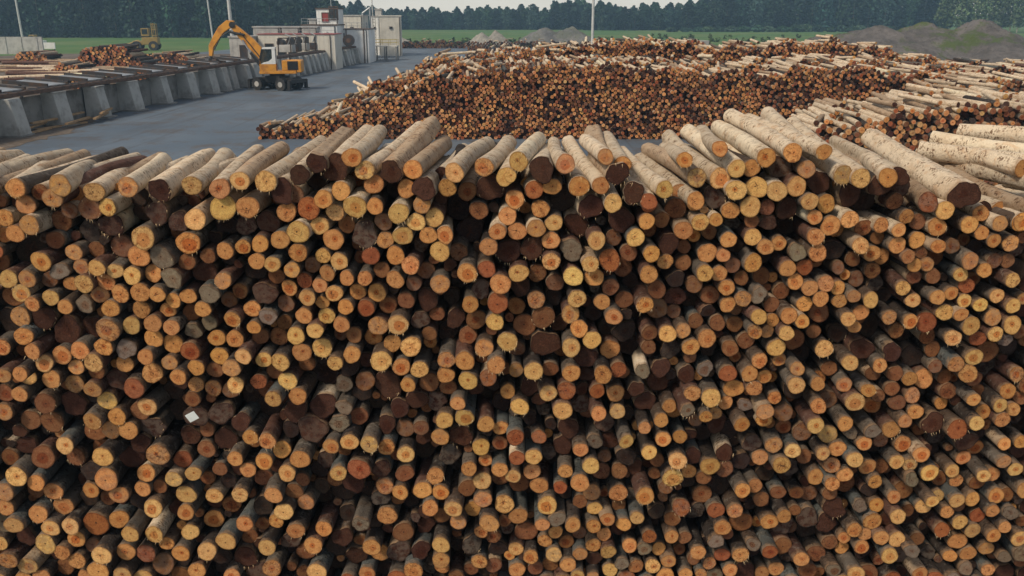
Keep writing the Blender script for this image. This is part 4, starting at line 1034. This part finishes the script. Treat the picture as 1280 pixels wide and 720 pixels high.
# ------------------------------------------------------------------ concrete log deck on the left
M_CONC = flat('concrete', (0.42, 0.42, 0.40), 0.85, var=0.35, scale=1.1, dirt=(0.20, 0.19, 0.17), bump=0.01)
M_CONCD = flat('old_concrete', (0.27, 0.265, 0.25), 0.88, var=0.4, scale=0.8, dirt=(0.12, 0.11, 0.10), bump=0.01)
M_STEEL = flat('dark_steel', (0.045, 0.045, 0.05), 0.5, metal=0.4, var=0.4, scale=2.0, dirt=(0.10, 0.055, 0.03))
M_RUST = flat('rusty_steel', (0.13, 0.075, 0.05), 0.75, var=0.4, scale=2.5, dirt=(0.05, 0.035, 0.03))
M_GALV = flat('galvanised', (0.38, 0.40, 0.42), 0.45, metal=0.5, var=0.25, scale=2.0)
def deck_x(Y): return -31.6 + (Y - 55.6) * (8.0 / 100)
deck_dir = math.atan2(-8.0, 100)   # rotation about z
def buttress(Y, w, label):
    root = empty('concrete_buttress', (deck_x(Y) + random.Random(int(Y * 7)).uniform(-.12, .12), Y + random.Random(int(Y * 3)).uniform(-.25, .25), 0.03), deck_dir + random.Random(int(Y * 5)).uniform(-.10, .10))
    rn = random.Random(int(Y * 10))
    t = rn.uniform(-0.16, 0.16)
    MB().prism([(1.15 + t, 0), (0.75 + t, 2.15), (0.72, 2.3), (-0.35, 2.3), (-0.35, 0)], -w / 2, w / 2).build('wedge', M_CONC, root, bev=0.03)
    MB().box((0.55, 0, 0.05), (1.5, w + 0.25, 0.1)).build('footing', M_CONCD, root)
    tag(root, label, 'buttress', 'concrete buttresses under the log deck')
Ys = [50.5, 55.6, 60.8, 66, 71, 76, 81]
for k, Y in enumerate(Ys):
    buttress(Y, 1.35, ['pale concrete buttress just past the left edge', 'nearest pale concrete buttress at the left edge', 'second nearest pale concrete buttress, beside stacked planks'][k] if k < 3 else f"wide concrete buttress of the log deck, {('third', 'fourth', 'fifth', 'sixth')[k - 3]} from the left edge")
Y = 86.0; k = 0; NEX = 0
while Y < 152:
    ex = Y < 100
    buttress(Y, 1.5 if ex else 1.05, f"wide pale concrete buttress behind the log handler, {nth(k + 1)} from the left" if ex else f"narrow pale concrete buttress right of the log handler, {nth(k - NEX + 1)} in the row"); k += 1; NEX = k if ex else NEX
    Y += 2.75 if ex else 2.15
# wall between the buttresses, set back
for nm, y0, y1, m, lb in (('concrete_wall', 48, 84, M_CONCD, 'stained grey concrete wall set behind the near buttresses'), ('concrete_wall', 84.6, 153, M_CONC, 'pale concrete wall behind the far row of buttresses')):
    root = MB().box((0, 0, 1.05), (0.22, (y1 - y0), 2.1)).build(nm, m)
    ym = (y0 + y1) / 2
    root.location = (deck_x(ym) - 0.5, ym, 0.03); root.rotation_euler = (0, 0, deck_dir); tag(root, lb, 'wall')
# chain deck on top: two rails with cross slats and sloping plates
cv = empty('log_conveyor', (deck_x(100), 100, 2.36), deck_dir)
for s in (-0.75, 0.35):
    MB().box((s, 0, 0.12), (0.16, 104, 0.24)).build('rail', M_RUST, cv)
sl = MB()
for q in range(104): sl.box((-0.2, -51.5 + q, 0.22), (1.15, 0.22, 0.10))
sl.box((-0.2, 0, 0.14), (1.0, 104, 0.06)); sl.build('slats', M_STEEL, cv)
tag(cv, 'long rusty log conveyor running along the top of the concrete buttresses', 'conveyor')
for k, Y in enumerate([56, 61, 66, 71, 76, 81, 88, 92, 96]):
    r = empty('steel_plate', (deck_x(Y) - 1.9, Y + 1.6, 2.75), deck_dir)
    MB().box((0, 0, 0), (3.0, 2.4, 0.06), ry=0.08).build('sheet', M_GALV, r)
    fr = MB()
    for s in (-1.25, 1.25): fr.box((0, s, 0.05), (3.2, 0.16, 0.26), ry=0.08)
    for s in (-1.5, 1.5): fr.box((s * .8, 0, -1.35), (0.15, 0.15, 2.5))
    fr.build('frame', M_STEEL, r)
    tag(r, f"{nth(k + 1)} metal plate in a black frame along the left deck, counted from the left edge", 'deck plate', 'sloping metal plates along the deck')
# planks lying at the foot of the near buttresses
M_PLANK = flat('plank', (0.42, 0.27, 0.14), 0.8, var=0.3, scale=2)
rn = random.Random(3)
for k in range(9):
    Y = 57.0 + k * 1.0; L = rn.uniform(3, 4.6)
    r = MB().box((0, 0, 0), (0.22, L, 0.12), bev=0.01).build('plank', M_PLANK)
    r.location = (deck_x(Y) + rn.uniform(0.2, 1.6), Y, 0.12 + (k % 3) * 0.24); r.rotation_euler = (0, rn.uniform(-.05, .05), deck_dir + rn.uniform(-.35, .35))
    tag(r, f"weathered plank at the foot of the near buttresses, {nth(k + 1)} from the left edge", 'plank', 'planks below the deck')

# ------------------------------------------------------------------ buildings of the sorting line
M_WHITE = flat('white_sheet', (0.74, 0.75, 0.74), 0.6, var=0.22, scale=0.6, dirt=(0.42, 0.41, 0.38))
M_CREAM = flat('cream_sheet', (0.60, 0.57, 0.50), 0.65, var=0.3, scale=0.5, dirt=(0.38, 0.36, 0.31))
M_GREYSH = flat('grey_sheet', (0.42, 0.41, 0.39), 0.65, var=0.3, scale=0.7)
M_RED = flat('red_paint', (0.30, 0.055, 0.05), 0.5, var=0.2)
M_GLASS = flat('dark_glass', (0.018, 0.024, 0.030), 0.08, var=0.05, spec=0.6)
M_TRIM = flat('brown_trim', (0.10, 0.07, 0.055), 0.7)
def X_(px, Y, z=0.0): return (px - 640) / F * (Y * cp + (CAMH - z) * sp)
def Z_(py, Y): return P(640, py, Y)[2]
def block(name, px0, px1, py_top, Y, dep, mat, label, cat, z0=0.0, rz=0.0, trim=None, tz=0.18):
    z1 = Z_(py_top, Y); x0, x1 = X_(px0, Y, z1), X_(px1, Y, z1); w = x1 - x0
    root = empty(name, ((x0 + x1) / 2, Y, z0), rz)
    wl = MB(); wl.box((0, dep / 2, (z1 - z0) / 2), (w, dep, z1 - z0))
    # shallow sheet ribs on the faces
    nr = int(w / 0.6)
    for q in range(nr): wl.box((-w / 2 + (q + .5) * w / nr, -0.012, (z1 - z0) / 2), (0.07, 0.03, (z1 - z0) * 0.98))
    wl.build('wall', mat, root)
    MB().box((0, dep / 2, z1 - z0 + tz / 2), (w + 0.25, dep + 0.25, tz)).build('roof', trim or M_GREYSH, root)
    tag(root, label, cat)
    return root, w, z1 - z0
def opening(root, name, x, z, w, h, mat=None, frame=None):
    f = MB()
    for s in (-1, 1): f.box((x + s * (w / 2 + 0.05), -0.05, z), (0.1, 0.12, h + 0.2))
    for s in (-1, 1): f.box((x, -0.05, z + s * (h / 2 + 0.05)), (w, 0.12, 0.1))
    fo = f.build(name, frame or M_TRIM, root)
    MB().box((x, -0.035, z), (w, 0.04, h)).build('pane' if name == 'window' else 'leaf', mat or M_GLASS, fo)

b, w, h = block('low_building', 322, 418, 43, 125, 5, M_CREAM, 'long low cream building with a thin red roof edge behind the handler boom', 'building', trim=M_RED, tz=0.07)
for x in (-w * .36, -w * .20, -w * .06): opening(b, 'window', x, 2.7, 1.0, 1.4)
opening(b, 'door', w * 0.1, 1.1, 1.1, 2.1, M_TRIM)
for k, (a, c_) in enumerate(((316, 350), (352, 374), (377, 396))):
    block('container', a, c_, 34.5, 132, 2.6, M_GREYSH, ['long grey container behind the low cream building', 'middle grey container behind the low cream building', 'short grey container beside the white tower cabin'][k], 'container')
b, w, h = block('hut', 286, 312, 47, 122, 4, M_GREYSH, 'small grey hut with a dark doorway left of the low building', 'hut')
opening(b, 'door', w * .15, 2.0, 0.8, 2.6, M_STEEL)
b, w, h = block('cabin_building', 377, 421, 32, 137, 6, M_WHITE, 'white two storey block carrying the control cabin', 'building', trim=M_TRIM)
b, w, h = block('control_cabin', 395, 422.5, 11.5, 139, 4, M_WHITE, 'white control cabin with a red shutter on top of the white block', 'cabin', z0=Z_(32, 137) + 0.18, trim=M_TRIM)
opening(b, 'shutter', -w * .10, 1.0, 0.9, 1.2, M_RED); opening(b, 'window', w * .2, 1.6, 0.6, 1.8); opening(b, 'window', w * .40, 1.6, 0.45, 1.8)
block('side_cabin', 386, 394.4, 24.5, 139, 3, M_GREYSH, 'tiny grey side cabin left of the control cabin', 'cabin', z0=Z_(32, 137) + 0.18)
b, w, h = block('white_shed', 419.5, 460, 37, 142, 7, M_WHITE, 'low white shed with dark corner trims before the pale boxes', 'shed', trim=M_TRIM, tz=0.12)
for s in (-.46, -.18, .36): MB().box((w * s, -0.06, h / 2), (0.16, 0.1, h)).build('trim', M_TRIM, b)
opening(b, 'window', -w * .30, h - .8, .5, .4)
block('pale_box', 429, 453, 20, 156, 6, M_CREAM, 'cream box building standing behind the low white shed', 'building')
b, w, h = block('tall_box', 474, 500.5, 20.5, 166, 7, M_CREAM, 'tall windowless cream box building at the end of the line', 'building', rz=0.10, trim=M_CREAM)
block('tall_box', 463.5, 474.5, 21, 170, 5, M_WHITE, 'narrow white box attached left of the tall cream box', 'building', rz=0.0)
b, w, h = block('roof_unit', 468.5, 476, 12, 171, 2, M_GREYSH, 'small grey unit on the roof of the narrow white box', 'roof unit', z0=Z_(21, 170) + 0.2)
# small fittings on the buildings: gutters, down pipes, vents, roof rails
for bo in [o for o in COL.objects if o.type == 'EMPTY' and o.name.split('.')[0] in ('low_building', 'cabin_building', 'white_shed', 'pale_box', 'tall_box', 'control_cabin', 'container')]:
    wv_ = [c for c in bo.children if c.name.startswith('wall')][0]
    zs = [v.co.z for v in wv_.data.vertices]; xs_ = [v.co.x for v in wv_.data.vertices]; hh, ww = max(zs), max(xs_) - min(xs_)
    rr_ = random.Random(bo.name)
    MB().tube((ww * .44, -.12, 0.05), (ww * .44, -.12, hh - .1), .06, seg=8).build('down_pipe', M_STEEL, bo)
    MB().box((rr_.uniform(-.2, .2) * ww, -.10, hh * .72), (.55, .16, .4)).build('vent', M_STEEL, bo)
    rb = MB()
    for q in range(7): rb.tube((-ww / 2 + q * ww / 6, .1, hh + .1), (-ww / 2 + q * ww / 6, .1, hh + 1.0), .03, seg=5)
    for zz in (.55, 1.0): rb.tube((-ww / 2, .1, hh + zz), (ww / 2, .1, hh + zz), .03, seg=5)
    if bo.name.startswith(('cabin_building', 'white_shed', 'low_building')): rb.build('roof_rail', M_GALV, bo)
# pipes, ladder and platform in front of the boxes
r = empty('duct_tower', (X_(460, 158), 158, 0))
t = MB()
for dx, z1 in ((-.6, 7.5), (0.1, 6.0), (.7, 8.4)): t.tube((dx, 0, 0), (dx, 0, z1), 0.16, seg=10)
t.tube((-.6, 0, 7.5), (.7, 0, 8.4), .16, seg=8); t.build('duct', M_GALV, r)
t = MB()
for z in np.arange(.5, 8, .5): t.box((1.3, 0, z), (.5, .05, .05))
for s in (1.05, 1.55): t.box((s, 0, 4), (.06, .06, 8))
t.build('ladder', M_STEEL, r); tag(r, 'grey ducts with a ladder between the pale boxes', 'ducts')
r = empty('work_platform', (X_(478, 152), 152, 0))
MB().box((0, 0, 2.3), (5.4, 2.5, .18)).build('deck', M_CREAM, r)
for x in (-2.5, -1, .6, 2.5):
    for y in (-1.1, 1.1): MB().box((x, y, 1.1), (.2, .2, 2.2)).build('leg', M_CONCD, r)
t = MB()
for y in (-1.2, 1.2):
    for z in (2.85, 3.3): t.box((0, y, z), (5.4, .06, .06))
    for x in (-2.6, -1.3, 0, 1.3, 2.6): t.box((x, y, 2.85), (.06, .06, .95))
t.build('railing', flat('yellow_rail', (.40, .32, .12), .6), r); tag(r, 'low platform with yellow railing in front of the tall cream box', 'platform')
# sorting machines on the deck
rn = random.Random(9)
for k, (px, py, w_) in enumerate(((358, 56, 2.0), (368, 54, 1.6), (378, 53, 1.7), (389, 52, 1.9), (400, 51, 2.0), (410, 52, 1.3))):
    Y = 116 + k * 3.2; x = X_(px, Y, 3)
    r = empty('sorting_machine', (x, Y, 2.62), deck_dir)
    MB().box((0, 0, .55), (w_, 1.4, .9), bev=.05).build('housing', M_STEEL if k % 2 else M_GREYSH, r)
    t = MB()
    for s in (-1, 1): t.box((s * w_ * .4, 0, .9), (.12, 1.5, 1.8))
    t.box((0, 0, 1.8), (w_ * .9, .14, .14)); t.build('frame', M_STEEL, r)
    MB().tube((-.3 * w_, -.6, 1.25), (-.3 * w_, .6, 1.25), .42, seg=16).build('drum', M_STEEL, r, smooth=True)
    t = MB(); t.tube((w_ * .2, -.5, 1.0), (w_ * .45, -.7, 2.0), .07, seg=6); t.tube((w_ * .45, -.7, 2.0), (w_ * .1, -.7, 2.3), .07, seg=6); t.build('arm', M_GALV, r)
    tag(r, f"dark sorting machine on the conveyor, {ORD[k]} behind the handler", 'machine', 'sorting machines on the log line')
r = empty('feed_wheel', (X_(436, 136, 3.5), 136, 2.6), 0)
MB().tube((0, -.3, 1.0), (0, .3, 1.0), .85, seg=24).build('tyre', M_STEEL, r, smooth=True)
MB().tube((0, -.34, 1.0), (0, .34, 1.0), .35, seg=16).build('hub', M_RUST, r)
tag(r, 'round black wheel standing before the low white shed', 'wheel')
# white block beyond the big stack
r = empty('concrete_block', (X_(874, 88, 4.5), 88, 0), .3)
MB().box((0, 0, 2.45), (1.5, 1.2, 4.9), bev=.04).build('body', M_CONC, r); MB().box((-.95, .2, 2.2), (.5, .9, 4.4)).build('wing', M_CONCD, r)
tag(r, 'pale concrete pillar showing above the crest of the big stack', 'pillar')
# barrier and low wall at the far left
r = empty('low_wall', (X_(10, 175), 175, 0)); MB().box((0, 0, 1.6), (14, .4, 3.2)).build('panel', M_GREYSH, r)
t = MB()
for x in (-6, -3, 0, 3, 6): t.box((x, -.25, 1.6), (.25, .1, 3.2))
t.build('pillar', M_CONC, r); tag(r, 'low grey wall at the far left edge below the forest', 'wall')
r = empty('barrier', (X_(62, 180), 180, 0)); MB().box((0, 0, 1.4), (2.6, .3, 1.2)).build('board', M_WHITE, r)
t = MB(); [t.box((s, 0, .5), (.15, .15, 1)) for s in (-1.1, 1.1)]; t.build('leg', M_STEEL, r); tag(r, 'short white barrier board near the yellow truck', 'barrier')

# poles
M_POLE = flat('pole_paint', (0.55, 0.56, 0.55), 0.5, metal=0.2, var=0.2)
def pole(px, py, lean, h, r0, label, lamp=True, Y=None):
    g = G(px, py) if Y is None else np.array([X_(px, Y), Y, 0])
    root = empty('lamp_post' if lamp else 'mast', g)
    top = Vector((lean, 0, h))
    MB().tube((0, 0, 0), top, r0, r0 * .55, seg=12).build('pole', M_POLE, root, smooth=True)
    MB().tube((0, 0, 0), (0, 0, .5), r0 * 2, r0 * 1.7, seg=12).build('base', M_CONCD, root)
    if lamp:
        hd = MB().box((0, 0, 0), (1.6, .4, .3)); o = hd.build('lamp_head', M_GREYSH, root); o.location = top
    tag(root, label, 'lamp post' if lamp else 'mast')
pole(31, 63, -0.6, 26, .24, 'tall pale lamp post at the far left edge')
pole(268, 62, -1.0, 22, .20, 'thin pale lamp post left of the handler boom')
pole(293, 72, -0.3, 20, .36, 'thick grey lamp post rising behind the bend of the handler boom')
pole(739, 52, 0, 24, .16, 'slender white lamp post behind the middle of the big stack', Y=96)
pole(468.5, 60, -.2, 22, .12, 'thin dark mast on the narrow white box', lamp=False, Y=169)
pole(418, 60, 0, 14, .06, 'hair-thin aerial beside the control cabin', lamp=False, Y=141)

# ------------------------------------------------------------------ material handler
M_ORANGE = flat('orange_paint', (0.60, 0.265, 0.025), 0.5, var=0.38, scale=1.6, dirt=(0.30, 0.11, 0.02), spec=0.4)
M_BLACK = flat('black_paint', (0.02, 0.02, 0.022), 0.5, var=0.2, dirt=(0.05, 0.045, 0.04))
M_RUBBER = flat('rubber', (0.022, 0.022, 0.024), 0.85, var=0.4, scale=3, dirt=(0.06, 0.055, 0.05))
M_CABW = flat('cab_white', (0.70, 0.71, 0.70), 0.4, var=0.12, spec=0.5)
M_CHROME = flat('cylinder_rod', (0.5, 0.5, 0.5), 0.25, metal=0.9, var=0.1)
YE = 88.0
ge = G(348, 112); YE = ge[1]
ex = empty('log_handler', (ge[0], ge[1], 0.02))
ux = math.radians(-24)
Ru = Matrix.Rotation(ux, 4, 'Z')
def und(p): return Ru @ Vector(p)
uc = MB(); uc.box(und((0, 0, .95)), (4.4, 1.3, .5), rz=ux); uc.box(und((0, 0, 1.25)), (1.8, 1.6, .25), rz=ux)
for s in (-1.45, 1.45): uc.box(und((s, 0, .62)), (.35, 2.3, .35), rz=ux)
uc.build('chassis', M_BLACK, ex)
for sx in (-1.45, 1.45):
    for sy in (-1.15, 1.15):
        tb = MB()
        for o_ in (-.2, .2):
            tb.tube(und((sx, sy + o_ - .16, .60)), und((sx, sy + o_ + .16, .60)), .60, seg=22)
        for q in range(22):
            a = q / 22 * 2 * math.pi
            tb.box(und((sx + math.cos(a) * .6, sy, .60 + math.sin(a) * .6)), (.10, .66, .06), rz=ux, ry=0)
        t_ = tb.build('wheel', M_RUBBER, ex)
        MB().tube(und((sx, sy - .38, .6)), und((sx, sy + .38, .6)), .27, seg=14).build('rim', M_GREYSH, t_)
for sx in (-2.45, 2.45):
    ot = MB(); ot.box(und((sx, 0, .9)), (.4, 2.6, .35), rz=ux)
    for sy in (-1.35, 1.35): ot.box(und((sx, sy, .6)), (.3, .25, .8), rz=ux); ot.box(und((sx, sy, .16)), (.5, .5, .08), rz=ux)
    ot.build('outrigger', M_BLACK, ex)
MB().tube((0, 0, 1.35), (0, 0, 1.6), .75, seg=24).build('turntable', M_BLACK, ex)
# upper carriage faces -x; cab on the side towards the camera
up = math.radians(6)
Rq = Matrix.Rotation(up, 4, 'Z')
def U_(p): return Rq @ Vector(p)
ub = MB(); ub.box(U_((.25, 0, 1.75)), (3.6, 2.3, .3), rz=up, bev=.04); ub.build('platform', M_ORANGE, ex)
hs = MB(); hs.box(U_((1.55, .05, 2.4)), (1.75, 2.3, 1.0), rz=up, bev=.08); hs.box(U_((2.35, .05, 2.3)), (.45, 2.35, 1.15), rz=up, bev=.08)
hb = hs.build('engine_house', M_ORANGE, ex)
gr_ = MB()
for q in range(7): gr_.box(U_((1.75, -1.13, 2.06 + q * .11)), (1.0, .06, .05), rz=up)
gr_.box(U_((1.75, -1.11, 2.4)), (1.05, .04, .85), rz=up); gr_.build('grille', M_BLACK, hb)
MB().tube(U_((1.3, .5, 2.9)), U_((1.3, .5, 3.4)), .08, seg=10).build('exhaust', M_BLACK, hb)
ca = MB(); ca.prism([(-1.5, 1.9), (.1, 1.9), (.1, 2.55), (-1.5, 2.55)], -1.15, -.15, Rq); 
cb_ = ca.build('cab', M_ORANGE, ex)
fr = MB()   # white cab shell: rear panel, roof, sill and posts
fr.prism([(-.35, 2.56), (.1, 2.56), (.1, 4.1), (-.2, 4.1), (-.22, 3.1), (-.6, 2.82), (-1.05, 2.72), (-1.35, 2.56)], -1.15, -1.06, Rq)
fr.prism([(-.35, 2.56), (.1, 2.56), (.1, 4.1), (-.2, 4.1)], -.24, -.15, Rq)
fr.prism([(-1.15, 4.0), (.12, 4.0), (.12, 4.18), (-1.1, 4.15)], -1.16, -.14, Rq)
fr.build('cab_frame', M_CABW, cb_)
gl = MB(); gl.prism([(-1.35, 2.57), (-.36, 2.57), (-.2, 2.9), (-.2, 4.0), (-1.15, 4.0), (-1.42, 3.0)], -1.05, -1.03, Rq)
m_g, ntg, bg_ = new_mat('cab_glass', .05); bg_.inputs['Base Color'].default_value = (.12, .16, .17, 1); bg_.inputs['Transmission Weight'].default_value = .85
gl.build('window', m_g, cb_)
pf = MB()
for (x0, z0, x1, z1) in ((-1.52, 2.56, -1.46, 3.0), (-1.46, 3.0, -1.16, 4.05)):
    for y in (-1.12, -.18):
        pf.tube(U_((x0, y, z0)), U_((x1, y, z1)), .045, seg=6)
pf.prism([(-1.54, 2.56), (-1.48, 3.0), (-1.20, 4.05), (-1.16, 4.05), (-1.44, 3.0), (-1.50, 2.56)], -1.0, -.3, Rq)
pf.build('windscreen', M_GLASS, cb_)
MB().box(U_((-.45, -.62, 2.85)), (.5, .5, .5), rz=up).build('operator_seat', M_BLACK, cb_)
# boom and stick drawn in the plane y = 0.35 of the carriage, in machine metres
s_ = F / depth(np.array(ge))
def mp_(px, py, yy=.35):   # photo pixel to the plane of the boom
    Yp = ge[1] + yy
    p = P(px, py, Yp); return Vector((p[0] - ge[0], yy, p[2] - 0.02))
def bar(pts, ws, th, name, mat, yy=.35):
    m_ = MB(); n_ = len(pts); up_, lo_ = [], []
    for i_ in range(n_):
        a = pts[max(0, i_ - 1)]; b__ = pts[min(n_ - 1, i_ + 1)]
        d_ = (b__ - a).normalized(); nn = Vector((-d_.z, 0, d_.x))
        up_.append(pts[i_] + nn * ws[i_] / 2); lo_.append(pts[i_] - nn * ws[i_] / 2)
    poly = [(v.x, v.z) for v in up_] + [(v.x, v.z) for v in lo_[::-1]]
    m_.prism(poly, yy - th / 2, yy + th / 2)
    return m_.build(name, mat, ex, bev=.03)
boom = bar([mp_(333, 86), mp_(329, 70), mp_(315, 55), mp_(302, 43), mp_(291, 32)], [.75, .95, 1.0, .8, .5], .5, 'boom', M_ORANGE)
stick = bar([mp_(293, 29), mp_(286, 30), mp_(277, 37), mp_(270, 48), mp_(264.5, 58), mp_(264, 70)], [.5, .8, .72, .62, .5, .32], .42, 'stick', M_ORANGE)
t = MB(); t.tube(mp_(291, 31) + Vector((0, -.35, 0)), mp_(291, 31) + Vector((0, .35, 0)), .3, seg=14); t.build('boom_joint', M_BLACK, ex)
for yy in (.0, .7):
    cy = MB().tube(mp_(327, 84, yy), mp_(313, 66, yy), .13, seg=10); c_ = cy.build('boom_cylinder', M_BLACK, ex)
    MB().tube(mp_(313, 66, yy), mp_(303, 50, yy), .07, seg=10).build('rod', M_CHROME, c_)
cy = MB().tube(mp_(307, 43.5, .35) + Vector((0, -.36, 0)), mp_(289, 40.0) + Vector((0, -.36, 0)), .12, seg=10).build('stick_cylinder', M_BLACK, ex)
hz = MB()
for a, b__ in (((289, 38), (276, 46)), ((276, 46), (268, 62)), ((327, 74), (300, 40))):
    hz.tube(mp_(*a, .05), mp_(*b__, .05), .05, seg=6)
hz.build('hose', M_BLACK, ex)
gp = mp_(264, 70.5)
gr2 = MB().tube(gp, gp - Vector((0, 0, .2)), .12, seg=10).tube(gp - Vector((0, 0, .2)), gp - Vector((0, 0, .42)), .28, seg=14)
gg = gr2.build('grapple', M_BLACK, ex)
for s in (-1, 1):
    tn = MB(); pts = [gp + Vector((s * .15, 0, -.36)), gp + Vector((s * .55, 0, -.38)), gp + Vector((s * .72, 0, -.62)), gp + Vector((s * .6, 0, -.86))]
    for yy in (-.3, .3):
        for a, b__, r1_, r2_ in zip(pts[:-1], pts[1:], (.11, .10, .08), (.10, .08, .03)): tn.tube(a + Vector((0, yy, 0)), b__ + Vector((0, yy, 0)), r1_, r2_, seg=8)
    tn.build('tine', M_STEEL, gg)
tag(ex, 'orange wheeled log handler with white cab and raised boom on the yard', 'excavator')

# operator in the cab
M_SKIN = flat('skin', (0.45, 0.27, 0.19), 0.6); M_VEST = flat('hi_vis_vest', (0.30, 0.62, 0.05), 0.7, var=0.1); M_CLOTH = flat('dark_cloth', (0.04, 0.05, 0.08), 0.85)
def skin_body(name, joints, bones, mat, parent, lv=2):
    me = bpy.data.meshes.new(name); me.from_pydata([j[0] for j in joints], bones, [])
    o = link(name, me, parent); o.modifiers.new('skin', 'SKIN'); me.materials.append(mat)
    for i_, j in enumerate(joints): me.skin_vertices[0].data[i_].radius = (j[1], j[1])
    me.skin_vertices[0].data[0].use_root = True
    sm = o.modifiers.new('sub', 'SUBSURF'); sm.levels = lv; sm.render_levels = lv
    return o
base_ = Vector(ex.location) + U_((-.50, -.62, 3.1))
pr = empty('person', base_, up)
J = [((0, 0, .12), .15), ((0, 0, .34), .14), ((-.02, 0, .52), .15), ((-.02, 0, .63), .06), ((-.03, 0, .76), .105), ((-.04, 0, .83), .09),
     ((-.02, -.2, .52), .065), ((-.18, -.25, .32), .05), ((-.42, -.2, .30), .035), ((-.50, -.19, .30), .03),
     ((-.02, .2, .52), .065), ((-.18, .25, .32), .05), ((-.42, .2, .30), .035), ((-.50, .19, .30), .03),
     ((-.05, -.1, .08), .09), ((-.45, -.12, .12), .07), ((-.52, -.12, -.28), .05), ((-.60, -.12, -.32), .04),
     ((-.05, .1, .08), .09), ((-.45, .12, .12), .07), ((-.52, .12, -.28), .05), ((-.60, .12, -.32), .04)]
E = [(0, 1), (1, 2), (2, 3), (3, 4), (4, 5), (2, 6), (6, 7), (7, 8), (8, 9), (2, 10), (10, 11), (11, 12), (12, 13), (0, 14), (14, 15), (15, 16), (16, 17), (0, 18), (18, 19), (19, 20), (20, 21)]
skin_body('body', J, E, M_SKIN, pr)
skin_body('vest', [((0, 0, .08), .175), ((0, 0, .34), .165), ((-.02, 0, .53), .165)], [(0, 1), (1, 2)], M_VEST, pr)
skin_body('trousers', [((0, 0, .06), .16), ((-.05, -.1, .07), .11), ((-.45, -.12, .11), .085), ((-.52, -.12, -.24), .065), ((-.05, .1, .07), .11), ((-.45, .12, .11), .085), ((-.52, .12, -.24), .065)], [(0, 1), (1, 2), (2, 3), (0, 4), (4, 5), (5, 6)], M_CLOTH, pr)
MB().tube((-.03, 0, .80), (-.03, 0, .90), .115, .07, seg=14).build('helmet', M_CABW, pr, smooth=True)
tag(pr, 'person in a green high visibility vest seated in the handler cab', 'person')

# yellow log stacker at the far left, and a small yellow truck
M_YEL = flat('yellow_paint', (0.30, 0.21, 0.06), 0.55, var=0.3, scale=1.5, dirt=(0.22, 0.14, 0.04))
g = G(184, 63); wl = empty('log_stacker', (g[0], g[1], .03), .15)
MB().box((1.0, 0, 1.9), (3.2, 2.4, 1.5), bev=.1).box((-1.4, 0, 1.5), (2.2, 2.0, .9), bev=.08).build('body', M_YEL, wl)
c_ = MB().box((.1, 0, 3.7), (1.5, 1.8, 1.6)).build('cab', M_YEL, wl); 
MB().box((.1, -.92, 3.8), (1.1, .05, 1.0)).box((-.67, 0, 3.8), (.05, 1.4, 1.0)).build('window', M_GLASS, c_)
for sx in (-1.7, 1.7):
    for sy in (-1.3, 1.3):
        t_ = MB().tube((sx, sy - .35, .95), (sx, sy + .35, .95), .95, seg=20).build('wheel', M_RUBBER, wl, smooth=True)
        MB().tube((sx, sy - .38, .95), (sx, sy + .38, .95), .42, seg=12).build('rim', M_YEL, t_)
t = MB()
for sy in (-.8, .8): t.box((1.55, sy, 3.9), (.18, .18, 3.2)); t.box((2.3, sy, 3.9), (.14, .14, 3.0))
for z in (3.0, 4.2, 5.3): t.box((1.9, 0, z), (.9, 1.8, .14))
t.build('guard_frame', M_YEL, wl)
t = MB()
for sy in (-.7, .7): t.tube((-1.6, sy, 2.0), (-3.6, sy, 1.2), .18, seg=8)
t.box((-3.7, 0, 1.0), (.3, 2.4, .9)); t.build('lift_arm', M_YEL, wl)
t = MB()
for sy in (-.9, .9): t.box((-4.5, sy, .55), (1.6, .12, .14))
t.build('fork', M_STEEL, wl); tag(wl, 'dusty yellow log stacker with roll frame parked by the forest edge', 'loader')
g = G(46, 61); tr = empty('yellow_truck', (g[0], g[1], .03))
MB().box((0, 0, 1.5), (2.2, 1.8, 1.4), bev=.15).build('body', flat('bright_yellow', (.62, .52, .05), .5), tr)
c_ = MB().box((-.4, 0, 2.5), (1.2, 1.6, .9), bev=.12).build('cab', M_YEL, tr); MB().box((-.4, -.82, 2.55), (.8, .04, .5)).build('window', M_GLASS, c_)
for sx in (-.7, .8):
    for sy in (-.85, .85): MB().tube((sx, sy - .15, .5), (sx, sy + .15, .5), .5, seg=16).build('wheel', M_RUBBER, tr, smooth=True)
MB().box((1.6, 0, 1.3), (1.0, 1.6, .9), bev=.08).build('tank', M_WHITE, tr)
tag(tr, 'small bright yellow utility truck by the far left lamp post', 'truck')

# paper tag on a dark log end, lower left
t0 = P(240, 521, YF - 0.02)
pt = MB().box((0, 0, 0), (.13, .003, .11), ry=-.5).build('paper_tag', flat('paper', (.72, .76, .74), .7, var=.08))
pt.location = t0; pt.rotation_euler = (.1, 0, 0)
tag(pt, 'small white paper tag stuck on a dark log end, lower left of front pile', 'tag')

# ------------------------------------------------------------------ air
hz = MB().box((0, 290, 24), (1500, 740, 52)).build('haze', None)
hz.data.materials.clear()
mh = bpy.data.materials.new('air'); mh.use_nodes = True
mh.node_tree.nodes.remove(mh.node_tree.nodes['Principled BSDF'])
pv = mh.node_tree.nodes.new('ShaderNodeVolumePrincipled')
pv.inputs['Density'].default_value = HAZE
pv.inputs['Color'].default_value = (0.45, 0.72, 0.98, 1)
pv.inputs['Anisotropy'].default_value = 0.2
mh.node_tree.links.new(pv.outputs[0], mh.node_tree.nodes['Material Output'].inputs['Volume'])
hz.data.materials.append(mh); hz['kind'] = 'stuff'; hz['label'] = 'thin pale air haze over the whole yard'

print('near logs', len(near), 'labels unique', len(set(LAB.values())), 'of', len(ids), 'maxwords', max(len(s.split()) for s in LAB.values()))
